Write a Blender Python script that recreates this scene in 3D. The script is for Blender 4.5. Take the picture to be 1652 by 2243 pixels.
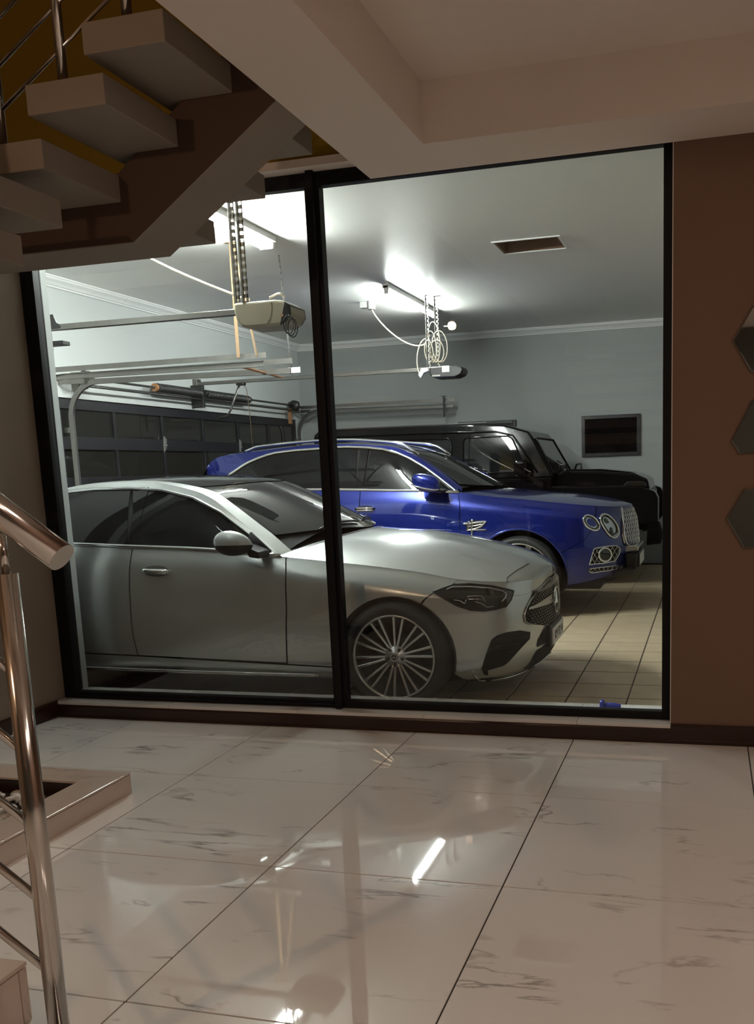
import bpy, bmesh, math, random
import numpy as np
from mathutils import Vector, Matrix
random.seed(7)
for o in list(bpy.data.objects): bpy.data.objects.remove(o)
SC = bpy.context.scene
COL = SC.collection

# ------------------------------------------------------------------ camera
W_PX, H_PX = 1652, 2243
F_PX, CX, CY = 2015.935, 1009.22, 1368.67
yaw, pit, rol = (math.radians(a) for a in (15.2125, -9.6603, -1.9386))
fwd = Vector((-math.sin(yaw)*math.cos(pit), math.cos(yaw)*math.cos(pit), math.sin(pit)))
rgt = Vector((math.cos(yaw), math.sin(yaw), 0))
up = rgt.cross(fwd)
r2 = math.cos(rol)*rgt + math.sin(rol)*up
u2 = -math.sin(rol)*rgt + math.cos(rol)*up
cam_d = bpy.data.cameras.new('camera')
cam = bpy.data.objects.new('camera', cam_d); COL.objects.link(cam)
cam.matrix_world = Matrix(((r2.x, u2.x, -fwd.x, 0), (r2.y, u2.y, -fwd.y, 0), (r2.z, u2.z, -fwd.z, 1.457), (0, 0, 0, 1)))
cam_d.sensor_fit = 'HORIZONTAL'; cam_d.sensor_width = 36
cam_d.lens = F_PX*36/W_PX
cam_d.shift_x = (W_PX/2-CX)/W_PX
cam_d.shift_y = (CY-H_PX/2)/W_PX
cam_d.clip_start = 0.05
SC.camera = cam

# ------------------------------------------------------------------ world and view
world = bpy.data.worlds.new('World'); SC.world = world; world.use_nodes = True
world.node_tree.nodes['Background'].inputs[0].default_value = (0.05, 0.06, 0.09, 1)
world.node_tree.nodes['Background'].inputs[1].default_value = 0.15
SC.view_settings.view_transform = 'Standard'; SC.view_settings.look = 'None'
SC.view_settings.gamma = 1; SC.view_settings.use_curve_mapping = False
SC.view_settings.exposure = 0.0
TUBE1, TUBE2 = 560.0, 330.0        # radiance of the fluorescent tubes
WARM = 15.0          # radiance of the fill panels added to the lobby

# ------------------------------------------------------------------ materials
def nt(m): return m.node_tree.nodes, m.node_tree.links
def mat(name, col, rough=0.5, metal=0.0, coat=0.0, spec=0.5, noise=0.0, nscale=8.0, bump=0.0, bscale=60.0, emit=None, estr=0.0, coat_rough=0.03, rnoise=0.0):
    m = bpy.data.materials.new(name); m.use_nodes = True
    N, L = nt(m); b = N['Principled BSDF']
    b.inputs['Base Color'].default_value = (*col, 1)
    b.inputs['Roughness'].default_value = rough
    b.inputs['Metallic'].default_value = metal
    b.inputs['Coat Weight'].default_value = coat
    b.inputs['Coat Roughness'].default_value = coat_rough
    b.inputs['Specular IOR Level'].default_value = spec
    if emit:
        b.inputs['Emission Color'].default_value = (*emit, 1); b.inputs['Emission Strength'].default_value = estr
    tc = None
    if noise or bump or rnoise:
        tc = N.new('ShaderNodeTexCoord')
    if noise:
        n = N.new('ShaderNodeTexNoise'); n.inputs['Scale'].default_value = nscale; n.inputs['Detail'].default_value = 5
        L.new(tc.outputs['Object'], n.inputs['Vector'])
        mx = N.new('ShaderNodeMix'); mx.data_type = 'RGBA'
        mx.inputs[6].default_value = (*[c*(1-noise) for c in col], 1)
        mx.inputs[7].default_value = (*[min(1, c*(1+noise)) for c in col], 1)
        L.new(n.outputs['Fac'], mx.inputs[0]); L.new(mx.outputs[2], b.inputs['Base Color'])
    if rnoise:
        n3 = N.new('ShaderNodeTexNoise'); n3.inputs['Scale'].default_value = nscale*.7; n3.inputs['Detail'].default_value = 4
        L.new(tc.outputs['Object'], n3.inputs['Vector'])
        mr = N.new('ShaderNodeMapRange'); mr.inputs[3].default_value = max(0, rough-rnoise); mr.inputs[4].default_value = rough+rnoise
        L.new(n3.outputs['Fac'], mr.inputs[0]); L.new(mr.outputs[0], b.inputs['Roughness'])
    if bump:
        n2 = N.new('ShaderNodeTexNoise'); n2.inputs['Scale'].default_value = bscale; n2.inputs['Detail'].default_value = 4
        L.new(tc.outputs['Object'], n2.inputs['Vector'])
        bp = N.new('ShaderNodeBump'); bp.inputs['Strength'].default_value = bump; bp.inputs['Distance'].default_value = 0.01
        L.new(n2.outputs['Fac'], bp.inputs['Height']); L.new(bp.outputs['Normal'], b.inputs['Normal'])
    return m

def marble(name, base, vein, rough, scale=1.0, amount=1.0):
    m = bpy.data.materials.new(name); m.use_nodes = True
    N, L = nt(m); b = N['Principled BSDF']
    tc = N.new('ShaderNodeTexCoord'); oi = N.new('ShaderNodeObjectInfo')
    add = N.new('ShaderNodeVectorMath'); add.operation = 'MULTIPLY_ADD'
    cmb = N.new('ShaderNodeCombineXYZ')
    mul = N.new('ShaderNodeMath'); mul.operation = 'MULTIPLY'; mul.inputs[1].default_value = 37.0
    L.new(oi.outputs['Random'], mul.inputs[0])
    for i in range(3): L.new(mul.outputs[0], cmb.inputs[i])
    L.new(tc.outputs['Object'], add.inputs[0]); add.inputs[1].default_value = (1, 1, 1); L.new(cmb.outputs[0], add.inputs[2])
    mp = N.new('ShaderNodeMapping'); mp.inputs['Rotation'].default_value = (0, 0, 0.22); mp.inputs['Scale'].default_value = (0.75*scale, 3.2*scale, 1.6*scale)
    L.new(add.outputs[0], mp.inputs[0])
    n = N.new('ShaderNodeTexNoise'); n.inputs['Scale'].default_value = 1.15; n.inputs['Detail'].default_value = 6; n.inputs['Distortion'].default_value = 0.55; n.inputs['Roughness'].default_value = .55
    L.new(mp.outputs[0], n.inputs['Vector'])
    # thin line where the noise crosses 0.5
    s = N.new('ShaderNodeMath'); s.operation = 'SUBTRACT'; s.inputs[1].default_value = 0.5; L.new(n.outputs['Fac'], s.inputs[0])
    a = N.new('ShaderNodeMath'); a.operation = 'ABSOLUTE'; L.new(s.outputs[0], a.inputs[0])
    r = N.new('ShaderNodeMapRange'); r.inputs[1].default_value = 0.0; r.inputs[2].default_value = 0.016; r.inputs[3].default_value = 1; r.inputs[4].default_value = 0
    L.new(a.outputs[0], r.inputs[0])
    n2 = N.new('ShaderNodeTexNoise'); n2.inputs['Scale'].default_value = 3.0; n2.inputs['Detail'].default_value = 3
    L.new(add.outputs[0], n2.inputs['Vector'])
    r2_ = N.new('ShaderNodeMapRange'); r2_.inputs[1].default_value = 0.5; r2_.inputs[2].default_value = 0.68; r2_.inputs[4].default_value = amount
    L.new(n2.outputs['Fac'], r2_.inputs[0])
    mm = N.new('ShaderNodeMath'); mm.operation = 'MULTIPLY'; L.new(r.outputs[0], mm.inputs[0]); L.new(r2_.outputs[0], mm.inputs[1])
    n3 = N.new('ShaderNodeTexNoise'); n3.inputs['Scale'].default_value = 2.2; n3.inputs['Detail'].default_value = 4
    L.new(add.outputs[0], n3.inputs['Vector'])
    mx0 = N.new('ShaderNodeMix'); mx0.data_type = 'RGBA'
    mx0.inputs[6].default_value = (*[c*.93 for c in base], 1); mx0.inputs[7].default_value = (*[min(1, c*1.06) for c in base], 1)
    L.new(n3.outputs['Fac'], mx0.inputs[0])
    mx = N.new('ShaderNodeMix'); mx.data_type = 'RGBA'; mx.inputs[7].default_value = (*vein, 1)
    L.new(mx0.outputs[2], mx.inputs[6]); L.new(mm.outputs[0], mx.inputs[0])
    L.new(mx.outputs[2], b.inputs['Base Color'])
    b.inputs['Roughness'].default_value = rough; b.inputs['Specular IOR Level'].default_value = 0.9
    return m

def glass(name, tint=(1, 1, 1), refl=1.0, rough=0.0):
    """thin pane: clear transmission plus Fresnel reflection, so that light passes straight through"""
    m = bpy.data.materials.new(name); m.use_nodes = True
    N, L = nt(m); N.remove(N['Principled BSDF']); out = N['Material Output']
    t = N.new('ShaderNodeBsdfTransparent'); t.inputs[0].default_value = (*tint, 1)
    g = N.new('ShaderNodeBsdfGlossy'); g.inputs['Roughness'].default_value = rough; g.inputs[0].default_value = (1, 1, 1, 1)
    f = N.new('ShaderNodeFresnel'); f.inputs[0].default_value = 1.45
    mu = N.new('ShaderNodeMath'); mu.operation = 'MULTIPLY'; mu.inputs[1].default_value = refl; L.new(f.outputs[0], mu.inputs[0])
    mx = N.new('ShaderNodeMixShader'); L.new(mu.outputs[0], mx.inputs[0]); L.new(t.outputs[0], mx.inputs[1]); L.new(g.outputs[0], mx.inputs[2])
    L.new(mx.outputs[0], out.inputs[0])
    return m

def paint(name, col, metal, rough, flake=0.0):
    m = mat(name, col, rough, metal, coat=1.0, coat_rough=0.02)
    return m

def wood(name, c1, c2, rough):
    m = bpy.data.materials.new(name); m.use_nodes = True
    N, L = nt(m); b = N['Principled BSDF']
    tc = N.new('ShaderNodeTexCoord'); mp = N.new('ShaderNodeMapping'); mp.inputs['Scale'].default_value = (1.2, 30, 60)
    L.new(tc.outputs['Object'], mp.inputs[0])
    n = N.new('ShaderNodeTexNoise'); n.inputs['Scale'].default_value = 1.5; n.inputs['Detail'].default_value = 6; L.new(mp.outputs[0], n.inputs['Vector'])
    mx = N.new('ShaderNodeMix'); mx.data_type = 'RGBA'; mx.inputs[6].default_value = (*c1, 1); mx.inputs[7].default_value = (*c2, 1)
    L.new(n.outputs['Fac'], mx.inputs[0]); L.new(mx.outputs[2], b.inputs['Base Color']); b.inputs['Roughness'].default_value = rough
    return m

M = {}
M['floor_tile'] = marble('marble_floor_tile', (0.83, 0.80, 0.76), (0.34, 0.30, 0.28), 0.03)
M['tread_tile'] = marble('marble_tread_tile', (0.62, 0.50, 0.42), (0.30, 0.25, 0.23), 0.12, scale=2.0, amount=.6)
M['grout'] = mat('dark_grout', (0.05, 0.045, 0.04), 0.9)
M['wall_brown'] = mat('brown_wall_paint', (0.185, 0.112, 0.075), 0.75, noise=.05, nscale=3, bump=.05, bscale=300)
M['wall_beige'] = mat('beige_wall_paint', (0.25, 0.20, 0.15), 0.8, noise=.05, nscale=3, bump=.05, bscale=300)
M['wall_mustard'] = mat('mustard_wall_paint', (0.24, 0.15, 0.003), 0.8, noise=.06, nscale=3)
M['wall_dark'] = mat('dark_olive_wall_paint', (0.10, 0.10, 0.085), 0.8)
M['wall_cream'] = mat('cream_wall_paint', (0.62, 0.55, 0.47), 0.8)
M['ceiling'] = mat('ceiling_plaster', (0.80, 0.72, 0.65), 0.85, noise=.03, nscale=2)
M['concrete'] = mat('painted_concrete', (0.27, 0.235, 0.195), 0.8, noise=.04, nscale=4)
M['wood'] = wood('dark_wood', (0.014, 0.005, 0.003), (0.045, 0.018, 0.010), 0.3)
M['black_alu'] = mat('black_aluminium', (0.006, 0.006, 0.007), 0.5, spec=.25)
M['white_sill'] = marble('pale_sill_tile', (0.74, 0.73, 0.70), (0.4, 0.38, 0.36), 0.15, scale=2, amount=.4)
M['glass'] = glass('clear_window_glass', (0.96, 0.98, 0.975), 0.75)
M['steel'] = mat('stainless_steel', (0.56, 0.54, 0.51), 0.15, 1.0, rnoise=.05, nscale=30)
M['mirror'] = mat('mirror_glass', (0.60, 0.63, 0.62), 0.02, 1.0)
M['mirror_edge'] = mat('mirror_edge', (0.10, 0.07, 0.05), 0.4)
M['pebble'] = mat('white_pebble', (0.66, 0.61, 0.55), 0.5, noise=.15, nscale=14)
M['soil'] = mat('dark_gravel_bed', (0.06, 0.05, 0.04), 0.9)
M['g_wall'] = mat('pale_grey_garage_wall', (0.56, 0.585, 0.575), 0.7, noise=.03, nscale=3)
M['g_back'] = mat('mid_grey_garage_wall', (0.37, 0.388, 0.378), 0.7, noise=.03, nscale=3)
M['g_ceil'] = mat('garage_ceiling_paint', (0.80, 0.80, 0.77), 0.38, noise=.03, nscale=3, bump=.10, bscale=2.2)
M['cornice'] = mat('white_cornice_plaster', (0.80, 0.81, 0.80), 0.55)
M['g_tile'] = mat('buff_garage_tile', (0.47, 0.375, 0.25), 0.42, noise=.25, nscale=5)
M['g_grout'] = mat('brown_grout', (0.05, 0.03, 0.022), 0.9)
M['galv'] = mat('galvanised_steel', (0.22, 0.21, 0.195), 0.36, 0.9, noise=.2, nscale=12)
M['galv_dark'] = mat('oiled_spring_steel', (0.06, 0.06, 0.06), 0.42, 0.7)
M['rust'] = mat('rusty_cover', (0.33, 0.16, 0.07), 0.6, noise=.4, nscale=20)
M['white_plastic'] = mat('white_plastic', (0.80, 0.80, 0.78), 0.4)
M['socket'] = mat('grey_white_plastic', (0.45, 0.45, 0.44), 0.5)
M['strap'] = mat('pale_zinc_strip', (0.40, 0.39, 0.37), 0.4, 0.7)
M['satin_hinge'] = mat('dull_zinc', (0.30, 0.30, 0.29), 0.4, 0.6)
M['opener_grey'] = mat('beige_plastic_housing', (0.30, 0.265, 0.20), 0.45)
M['black_plastic'] = mat('black_plastic', (0.012, 0.012, 0.013), 0.35)
M['cable_black'] = mat('black_cable', (0.01, 0.01, 0.01), 0.5)
M['cable_white'] = mat('cream_cable', (0.75, 0.68, 0.55), 0.5)
M['door_frame'] = mat('navy_door_frame', (0.004, 0.0045, 0.009), 0.5)
M['dark_pane'] = mat('dark_tinted_pane', (0.016, 0.016, 0.0145), 0.02, spec=0.5)
M['night_pane'] = mat('night_black_pane', (0.003, 0.003, 0.003), 0.03, spec=0.2)
M['hatch'] = mat('brown_hatch_interior', (0.16, 0.095, 0.06), 0.8)
M['tube1'] = mat('lit_fluorescent_tube_pair', (0.9, 0.9, 0.9), 0.4, emit=(0.955, 1.0, 0.955), estr=TUBE1)
M['tube2'] = mat('lit_fluorescent_tube', (0.9, 0.9, 0.9), 0.4, emit=(0.955, 1.0, 0.955), estr=TUBE2)
M['globe'] = mat('lit_warm_globe', (0.9, 0.9, 0.9), 0.4, emit=(1.0, 0.64, 0.40), estr=800)
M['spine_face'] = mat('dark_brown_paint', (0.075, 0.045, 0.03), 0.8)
M['batten'] = mat('white_batten_metal', (0.78, 0.78, 0.77), 0.4)
M['fill_emitter'] = mat('warm_fill_panel', (0.9, 0.9, 0.9), 0.4, emit=(1.0, 0.79, 0.66), estr=WARM)  # emission of the added lobby fill panels
M['lamp_glint'] = mat('glint_glow', (0.9, 0.9, 0.9), 0.4, emit=(1.0, 0.97, 0.92), estr=14)  # glow of the imitated lamp reflection
M['blue_plastic'] = mat('blue_plastic', (0.02, 0.05, 0.42), 0.35)
M['timber'] = mat('raw_timber_strap', (0.13, 0.08, 0.04), 0.7, noise=.25, nscale=15)
# ------------------------------------------------------------------ mesh helpers
class MB:
    def __init__(s): s.v = []; s.f = []; s.sm = []
    def add(s, vs, fs, smooth=False):
        b = len(s.v); s.v += [tuple(p) for p in vs]
        for f in fs: s.f.append(tuple(b+i for i in f)); s.sm.append(smooth)
        return s
    def box(s, x0, x1, y0, y1, z0, z1):
        v = [(x, y, z) for z in (z0, z1) for y in (y0, y1) for x in (x0, x1)]
        return s.add(v, [(0, 2, 3, 1), (4, 5, 7, 6), (0, 1, 5, 4), (2, 6, 7, 3), (0, 4, 6, 2), (1, 3, 7, 5)])
    def prism(s, poly, axis, a, b):
        """poly in the two other axes (in x,y,z order), extruded along axis"""
        n = len(poly)
        def P(p, t):
            return {'x': (t, p[0], p[1]), 'y': (p[0], t, p[1]), 'z': (p[0], p[1], t)}[axis]
        v = [P(p, a) for p in poly]+[P(p, b) for p in poly]
        return s.add(v, [tuple(range(n)), tuple(range(2*n-1, n-1, -1))]+[((i+1) % n, i, n+i, n+(i+1) % n) for i in range(n)])
    def cyl(s, p, q, r, n=16, r2=None, cap=True):
        p = Vector(p); q = Vector(q); d = (q-p).normalized(); r2 = r if r2 is None else r2
        a = d.orthogonal().normalized(); c = d.cross(a)
        A = [p+(a*math.cos(t)+c*math.sin(t))*r for t in [2*math.pi*i/n for i in range(n)]]
        B = [q+(a*math.cos(t)+c*math.sin(t))*r2 for t in [2*math.pi*i/n for i in range(n)]]
        s.add(A+B, [(i, (i+1) % n, n+(i+1) % n, n+i) for i in range(n)], True)
        if cap: s.add(A, [tuple(range(n-1, -1, -1))]); s.add(B, [tuple(range(n))])
        return s
    def tube(s, pts, r, n=8, closed=False):
        pts = [Vector(p) for p in pts]; m = len(pts); rings = []; ref = None
        for i, p in enumerate(pts):
            if closed: d = pts[(i+1) % m]-pts[i-1]
            else: d = pts[min(i+1, m-1)]-pts[max(i-1, 0)]
            d.normalize()
            a = d.orthogonal().normalized() if ref is None else (ref-d*ref.dot(d)).normalized()
            ref = a; c = d.cross(a)
            rings += [p+(a*math.cos(t)+c*math.sin(t))*r for t in [2*math.pi*k/n for k in range(n)]]
        fs = []
        for i in range(m if closed else m-1):
            j = (i+1) % m
            for k in range(n): fs.append((i*n+k, i*n+(k+1) % n, j*n+(k+1) % n, j*n+k))
        if not closed: fs += [tuple(range(n-1, -1, -1)), tuple((m-1)*n+k for k in range(n))]
        return s.add(rings, fs, True)
    def lathe(s, prof, axis='y', c=(0, 0, 0), n=48, closed=False):
        """prof: list of (radius, offset along axis)"""
        v = []
        for (r, t) in prof:
            for i in range(n):
                a = 2*math.pi*i/n; u, w = r*math.cos(a), r*math.sin(a)
                v.append({'y': (c[0]+u, c[1]+t, c[2]+w), 'x': (c[0]+t, c[1]+u, c[2]+w), 'z': (c[0]+u, c[1]+w, c[2]+t)}[axis])
        m = len(prof); fs = []
        for j in range(m if closed else m-1):
            k = (j+1) % m
            for i in range(n): fs.append((j*n+i, j*n+(i+1) % n, k*n+(i+1) % n, k*n+i))
        return s.add(v, fs, True)
    def build(s, name, m, parent=None, bevel=0.0, seg=2, smooth=None, loc=None):
        me = bpy.data.meshes.new(name); me.from_pydata(s.v, [], s.f)
        me.polygons.foreach_set('use_smooth', [bool(x) if smooth is None else smooth for x in s.sm])
        bm = bmesh.new(); bm.from_mesh(me); bmesh.ops.remove_doubles(bm, verts=bm.verts, dist=1e-6)
        bmesh.ops.recalc_face_normals(bm, faces=bm.faces); bm.to_mesh(me); bm.free()
        me.materials.append(M[m] if isinstance(m, str) else m)
        o = bpy.data.objects.new(name, me); COL.objects.link(o)
        if loc is not None: o.location = loc
        if parent is not None: o.parent = parent
        if bevel:
            md = o.modifiers.new('bevel', 'BEVEL'); md.width = bevel; md.segments = seg; md.limit_method = 'ANGLE'; md.angle_limit = math.radians(40)
            md.harden_normals = False
        return o

def empty(name, loc=(0, 0, 0), rz=0.0):
    o = bpy.data.objects.new(name, None); COL.objects.link(o); o.location = loc; o.rotation_euler = (0, 0, rz)
    o.empty_display_size = 0.1
    return o
def tag(o, label, cat, group=None):
    o['label'] = label; o['category'] = cat
    if group: o['group'] = group
    return o
def struct(o, label=None):
    o['kind'] = 'structure'
    if label: o['label'] = label
    return o
def dup(o, parent=None, loc=None):
    c = o.copy(); COL.objects.link(c); c.parent = parent
    if loc is not None: c.location = loc
    return c
def dup_tree(o, parent=None):
    c = dup(o, parent)
    for ch in list(o.children): dup_tree(ch, c)
    return c
def box(name, m, x0, x1, y0, y1, z0, z1, parent=None, bevel=0.0, seg=2):
    return MB().box(x0, x1, y0, y1, z0, z1).build(name, m, parent, bevel, seg)
# ================================================================== THE LOBBY
YW, YG = 4.78, 5.00          # lobby face and garage face of the window wall
XL = -3.955                  # left wall
XW0, XW1 = -3.955, -0.178    # window opening
# floor with separate tiles
fl = struct(MB().box(XL, 4.0, -4.0, YW, -0.12, -0.004).build('floor', 'grout'), 'glossy marble tiled lobby floor')
TX, TY = 0.8945, 0.911
t_mesh = None
for i in range(-5, 5):
    for j in range(-9, 2):
        x0, y0 = 0.2085+i*TX, 3.876+j*TY
        x1, y1 = min(x0+TX, 4.0), min(y0+TY, YW-0.018); xx0 = max(x0, XL)
        if x1-xx0 < .03 or y1-y0 < .03 or y0 < -4.2: continue
        if xx0 == x0 and x1 == x0+TX and y1 == y0+TY:
            if t_mesh is None:
                o = MB().box(-TX/2+.0028, TX/2-.0028, -TY/2+.0028, TY/2-.0028, -.012, 0).build('floor_tile', 'floor_tile', fl, .0008, 1); t_mesh = o
            else: o = dup(t_mesh, fl)
            o.location = (x0+TX/2, y0+TY/2, 0)
        else:
            MB().box(-(x1-xx0)/2+.0028, (x1-xx0)/2-.0028, -(y1-y0)/2+.0028, (y1-y0)/2-.0028, -.012, 0).build('floor_tile', 'floor_tile', fl, .0008, 1, loc=((x1+xx0)/2, (y0+y1)/2, 0))
# walls
ww = MB().box(XW1, 4.0, YW, YG, 0, 3.3).build('wall_window', 'wall_brown'); struct(ww, 'brown painted wall beside the large window')
struct(box('wall_window_base', 'wall_brown', XL, XW1, YW, YG, -.1, .072))
struct(box('wall_upper_stairwell', 'wall_mustard', XL, -1.295, YW, YG, 3.075, 6.2), 'mustard stairwell wall above the window')
struct(box('wall_left', 'wall_beige', XL-.2, XL, -4.2, YG, -.1, 6.2), 'beige left wall of the stair')
struct(box('wall_right', 'wall_brown', 4.0, 4.2, -4.2, YG, -.1, 3.3))
struct(box('wall_rear', 'wall_dark', XL-.2, 4.2, -4.2, -4.0, -.1, 6.2))
# ceiling: recessed tray, beams with their side faces
struct(box('ceiling', 'ceiling', -1.295, 4.0, -4.0, 4.385, 3.21, 3.4), 'recessed plaster ceiling of the lobby')
struct(box('ceiling_beam_window', 'ceiling', -1.70, 4.0, 4.385, YW, 2.94, 3.4), 'plaster beam along the window')
struct(box('ceiling_beam_stair', 'ceiling', -1.70, -1.295, -4.0, 4.385, 2.94, 3.4), 'plaster beam beside the stairwell')
struct(box('ceiling_stairwell', 'ceiling', XL, -1.295, -4.0, YW, 6.0, 6.2))
struct(box('wall_stairwell_upper', 'wall_cream', -1.70, -1.295, -4.0, YW, 3.4, 6.0))
# baseboards in dark wood
bbp = [(0, 0), (0, .082), (-.006, .092), (-.012, .092), (-.016, .08), (-.016, .02), (-.020, .015), (-.020, 0)]
def baseboard(name, x0, x1, h):
    m = MB(); m.prism([(YW+p[0], p[1]*h/.092) for p in bbp], 'x', x0, x1); return m.build(name, 'wood', bevel=.002)
struct(baseboard('baseboard_window', XL, XW1+.005, .078), 'dark wooden baseboard under the window')
struct(baseboard('baseboard_right', XW1+.005, 4.0, .105), 'dark wooden baseboard along the brown wall')
m = MB(); m.prism([(XL-p[0], p[1]*.105/.092) for p in bbp], 'y', -4.0, YW-.001)
struct(m.build('baseboard_left', 'wood', bevel=.002), 'dark wooden baseboard along the left wall')
# window sill tiles
sill = struct(box('trim_1', 'grout', XL, XW1, YW-.004, YG+.045, .062, .0755), 'pale tiled window sill')
xs = [XL, -3.15, -2.30, -1.535, -0.67, XW1]
for a, b in zip(xs[:-1], xs[1:]):
    MB().box(-(b-a)/2+.001, (b-a)/2-.001, -.05, .048, -.011, .011).build('sill_tile', 'white_sill', sill, .0015, 1, loc=((a+b)/2, YW+.042, .0865))
    MB().box(-(b-a)/2+.001, (b-a)/2-.001, -.055, .085, -.023, .023).build('sill_tile', 'white_sill', sill, .0015, 1, loc=((a+b)/2, YG-.025, .0995))
# window: frame, mullion, two panes
win = empty('window_1', ((XW0+XW1)/2, 4.89, .097)); struct(win, 'large black framed window onto the garage')
def wbox(name, m_, x0, x1, y0, y1, z0, z1, bevel=.003):
    o = box(name, m_, x0, x1, y0, y1, z0, z1, None, bevel); o.parent = win; o.matrix_parent_inverse = Matrix.Translation(-win.location); return o
FY0, FY1 = 4.862, 4.918
wbox('window_frame', 'black_alu', XW0, -3.865, FY0, FY1, .097, 3.035)
wbox('window_frame', 'black_alu', -.228, XW1-.004, FY0, FY1, .097, 3.035)
wbox('window_frame', 'black_alu', -3.865, -.228, FY0, FY1, .097, .142)
wbox('window_frame', 'black_alu', -3.865, -.228, FY0, FY1, 2.962, 3.035)
wbox('window_track', 'black_alu', -3.865, -2.09, FY0-.012, FY0, .108, .122, .002)
wbox('window_mullion', 'black_alu', -2.106, -2.022, FY0-.004, FY1+.004, .142, 2.962)
wbox('window_mullion_cover', 'black_alu', -2.085, -2.045, FY0-.034, FY0-.004, .10, 3.05)
wbox('window_stop', 'black_alu', -3.881, -3.865, FY1, FY1+.014, .142, 2.962)
wbox('window_pane', 'glass', -3.868, -2.104, 4.887, 4.893, .139, 2.965, 0)
wbox('window_pane', 'glass', -2.024, -.225, 4.887, 4.893, .139, 2.965, 0)
# lintel and reveal
struct(box('trim_2', 'ceiling', XL, -1.295, YW-.012, YG, 3.035, 3.075), 'pale lintel edge above the window frame')
struct(box('trim_3', 'white_plastic', XW1-.004, XW1+.003, YW+.001, 4.86, .105, 2.94), 'thin white reveal edge beside the window frame')
struct(box('wall_lintel', 'g_wall', -1.295, 4.0, YG-.06, YG, 3.035, 3.4))
struct(box('wall_reveal', 'g_back', XW0-.01, -3.880, FY1+.014, YG, .097, 3.035), 'grey reveal behind the left window jamb')

# hexagonal mirrors on the brown wall
def hexmirror(poly, label):
    cx = sum(p[0] for p in poly)/len(poly); cz = sum(p[1] for p in poly)/len(poly)
    e = empty('hexagon_mirror', (cx, YW, cz)); tag(e, label, 'mirror', 'hexagonal mirrors on the brown wall')
    q = [(p[0]-cx, p[1]-cz) for p in poly]
    MB().prism(q, 'y', -.009, 0).build('backing', 'mirror_edge', e)
    MB().prism([(a*.955, b*.955) for a, b in q], 'y', -.012, -.008).build('mirror_plate', 'mirror', e, .0015, 1)
def regular(cx, cz, R): return [(cx+R*math.cos(math.radians(a)), cz+R*math.sin(math.radians(a))) for a in range(0, 360, 60)]
hexmirror(regular(.277, 2.015, .176), 'hexagonal wall mirror, topmost of the three on the brown wall')
hexmirror([(.102, 1.543), (.140, 1.478), (.318, 1.478), (.356, 1.543), (.262, 1.735), (.196, 1.735)], 'wall mirror narrowing towards its top, middle of the three on the brown wall')
hexmirror(regular(.254, 1.164, .171), 'hexagonal wall mirror, lowest of the three on the brown wall')

# ------------------------------------------------------------------ staircase
st = empty('staircase', (-2.4, 3.84, 0)); tag(st, 'floating tiled staircase on a concrete spine beam, rising beside the window', 'staircase')
def spart(mb, name, m_, bevel=0.0, parent=None, lab=None):
    o = mb.build(name, m_, None, bevel); o.parent = st; o.matrix_parent_inverse = Matrix.Translation(-st.location)
    if lab: o['label'] = lab
    return o
def sub(mb, name, m_, par, bevel=0.0):
    o = mb.build(name, m_, None, bevel); o.parent = par; o.matrix_parent_inverse = Matrix.Translation(-st.location); return o
TH = .112
def tread(x0, x1, y0, y1, ztop, edge='x'):
    t = spart(MB().box(x0+.006, x1-.006, y0+.006, y1-.006, ztop-TH, ztop-.004), 'tread', 'concrete', .004)
    # tile cladding: front (camera side), right end and top
    sub(MB().box(x0+.009, x1-.009, y0-.003, y0+.006, ztop-TH+.003, ztop-.008), 'tread_tile', 'tread_tile', t, .0015)
    sub(MB().box(x1-.006, x1+.003, y0+.009, min(y1, 3.70)-.009, ztop-TH+.003, ztop-.008), 'tread_tile', 'tread_tile', t, .0015)
    sub(MB().box(x0, x1+.004, y0-.004, y1, ztop-.006, ztop+.006), 'tread_tile', 'tread_tile', t, .0015)
    return t
# flight along X, from the quarter landing up
tread(-2.50, -2.15, 3.20, 4.50, 2.930)
tread(-2.235, -1.885, 3.20, 4.50, 3.105)
tread(-1.965, -1.72, 3.20, 4.36, 3.29)
# quarter landing and the flight below it, running along Y
tread(XL+.002, -2.445, 3.205, 4.50, 2.742)
tread(XL+.002, -2.455, 2.95, 3.31, 2.548)
tread(XL+.002, -2.455, 2.70, 3.065, 2.360)
tread(XL+.002, -2.455, 2.45, 2.82, 2.172)
tread(XL+.002, -2.455, 2.20, 2.57, 1.984)
tread(XL+.002, -2.455, 1.95, 2.32, 1.796)
sp = [(XL+.002, 2.462), (-2.41, 2.462), (-1.701, 2.940), (-1.701, 3.31), (-2.45, 2.75), (XL+.002, 2.66)]
spart(MB().prism(sp, 'y', 3.70, 3.985), 'spine_beam', 'concrete', .004)
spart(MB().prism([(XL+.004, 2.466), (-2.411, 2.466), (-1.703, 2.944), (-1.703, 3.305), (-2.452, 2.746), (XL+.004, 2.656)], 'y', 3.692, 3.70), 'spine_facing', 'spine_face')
spart(MB().prism([(1.95, 1.60), (3.75, 2.88), (3.75, 2.62), (3.35, 2.42), (1.95, 1.42)], 'x', -3.35, -3.05), 'spine_beam', 'concrete', .004)
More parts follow.
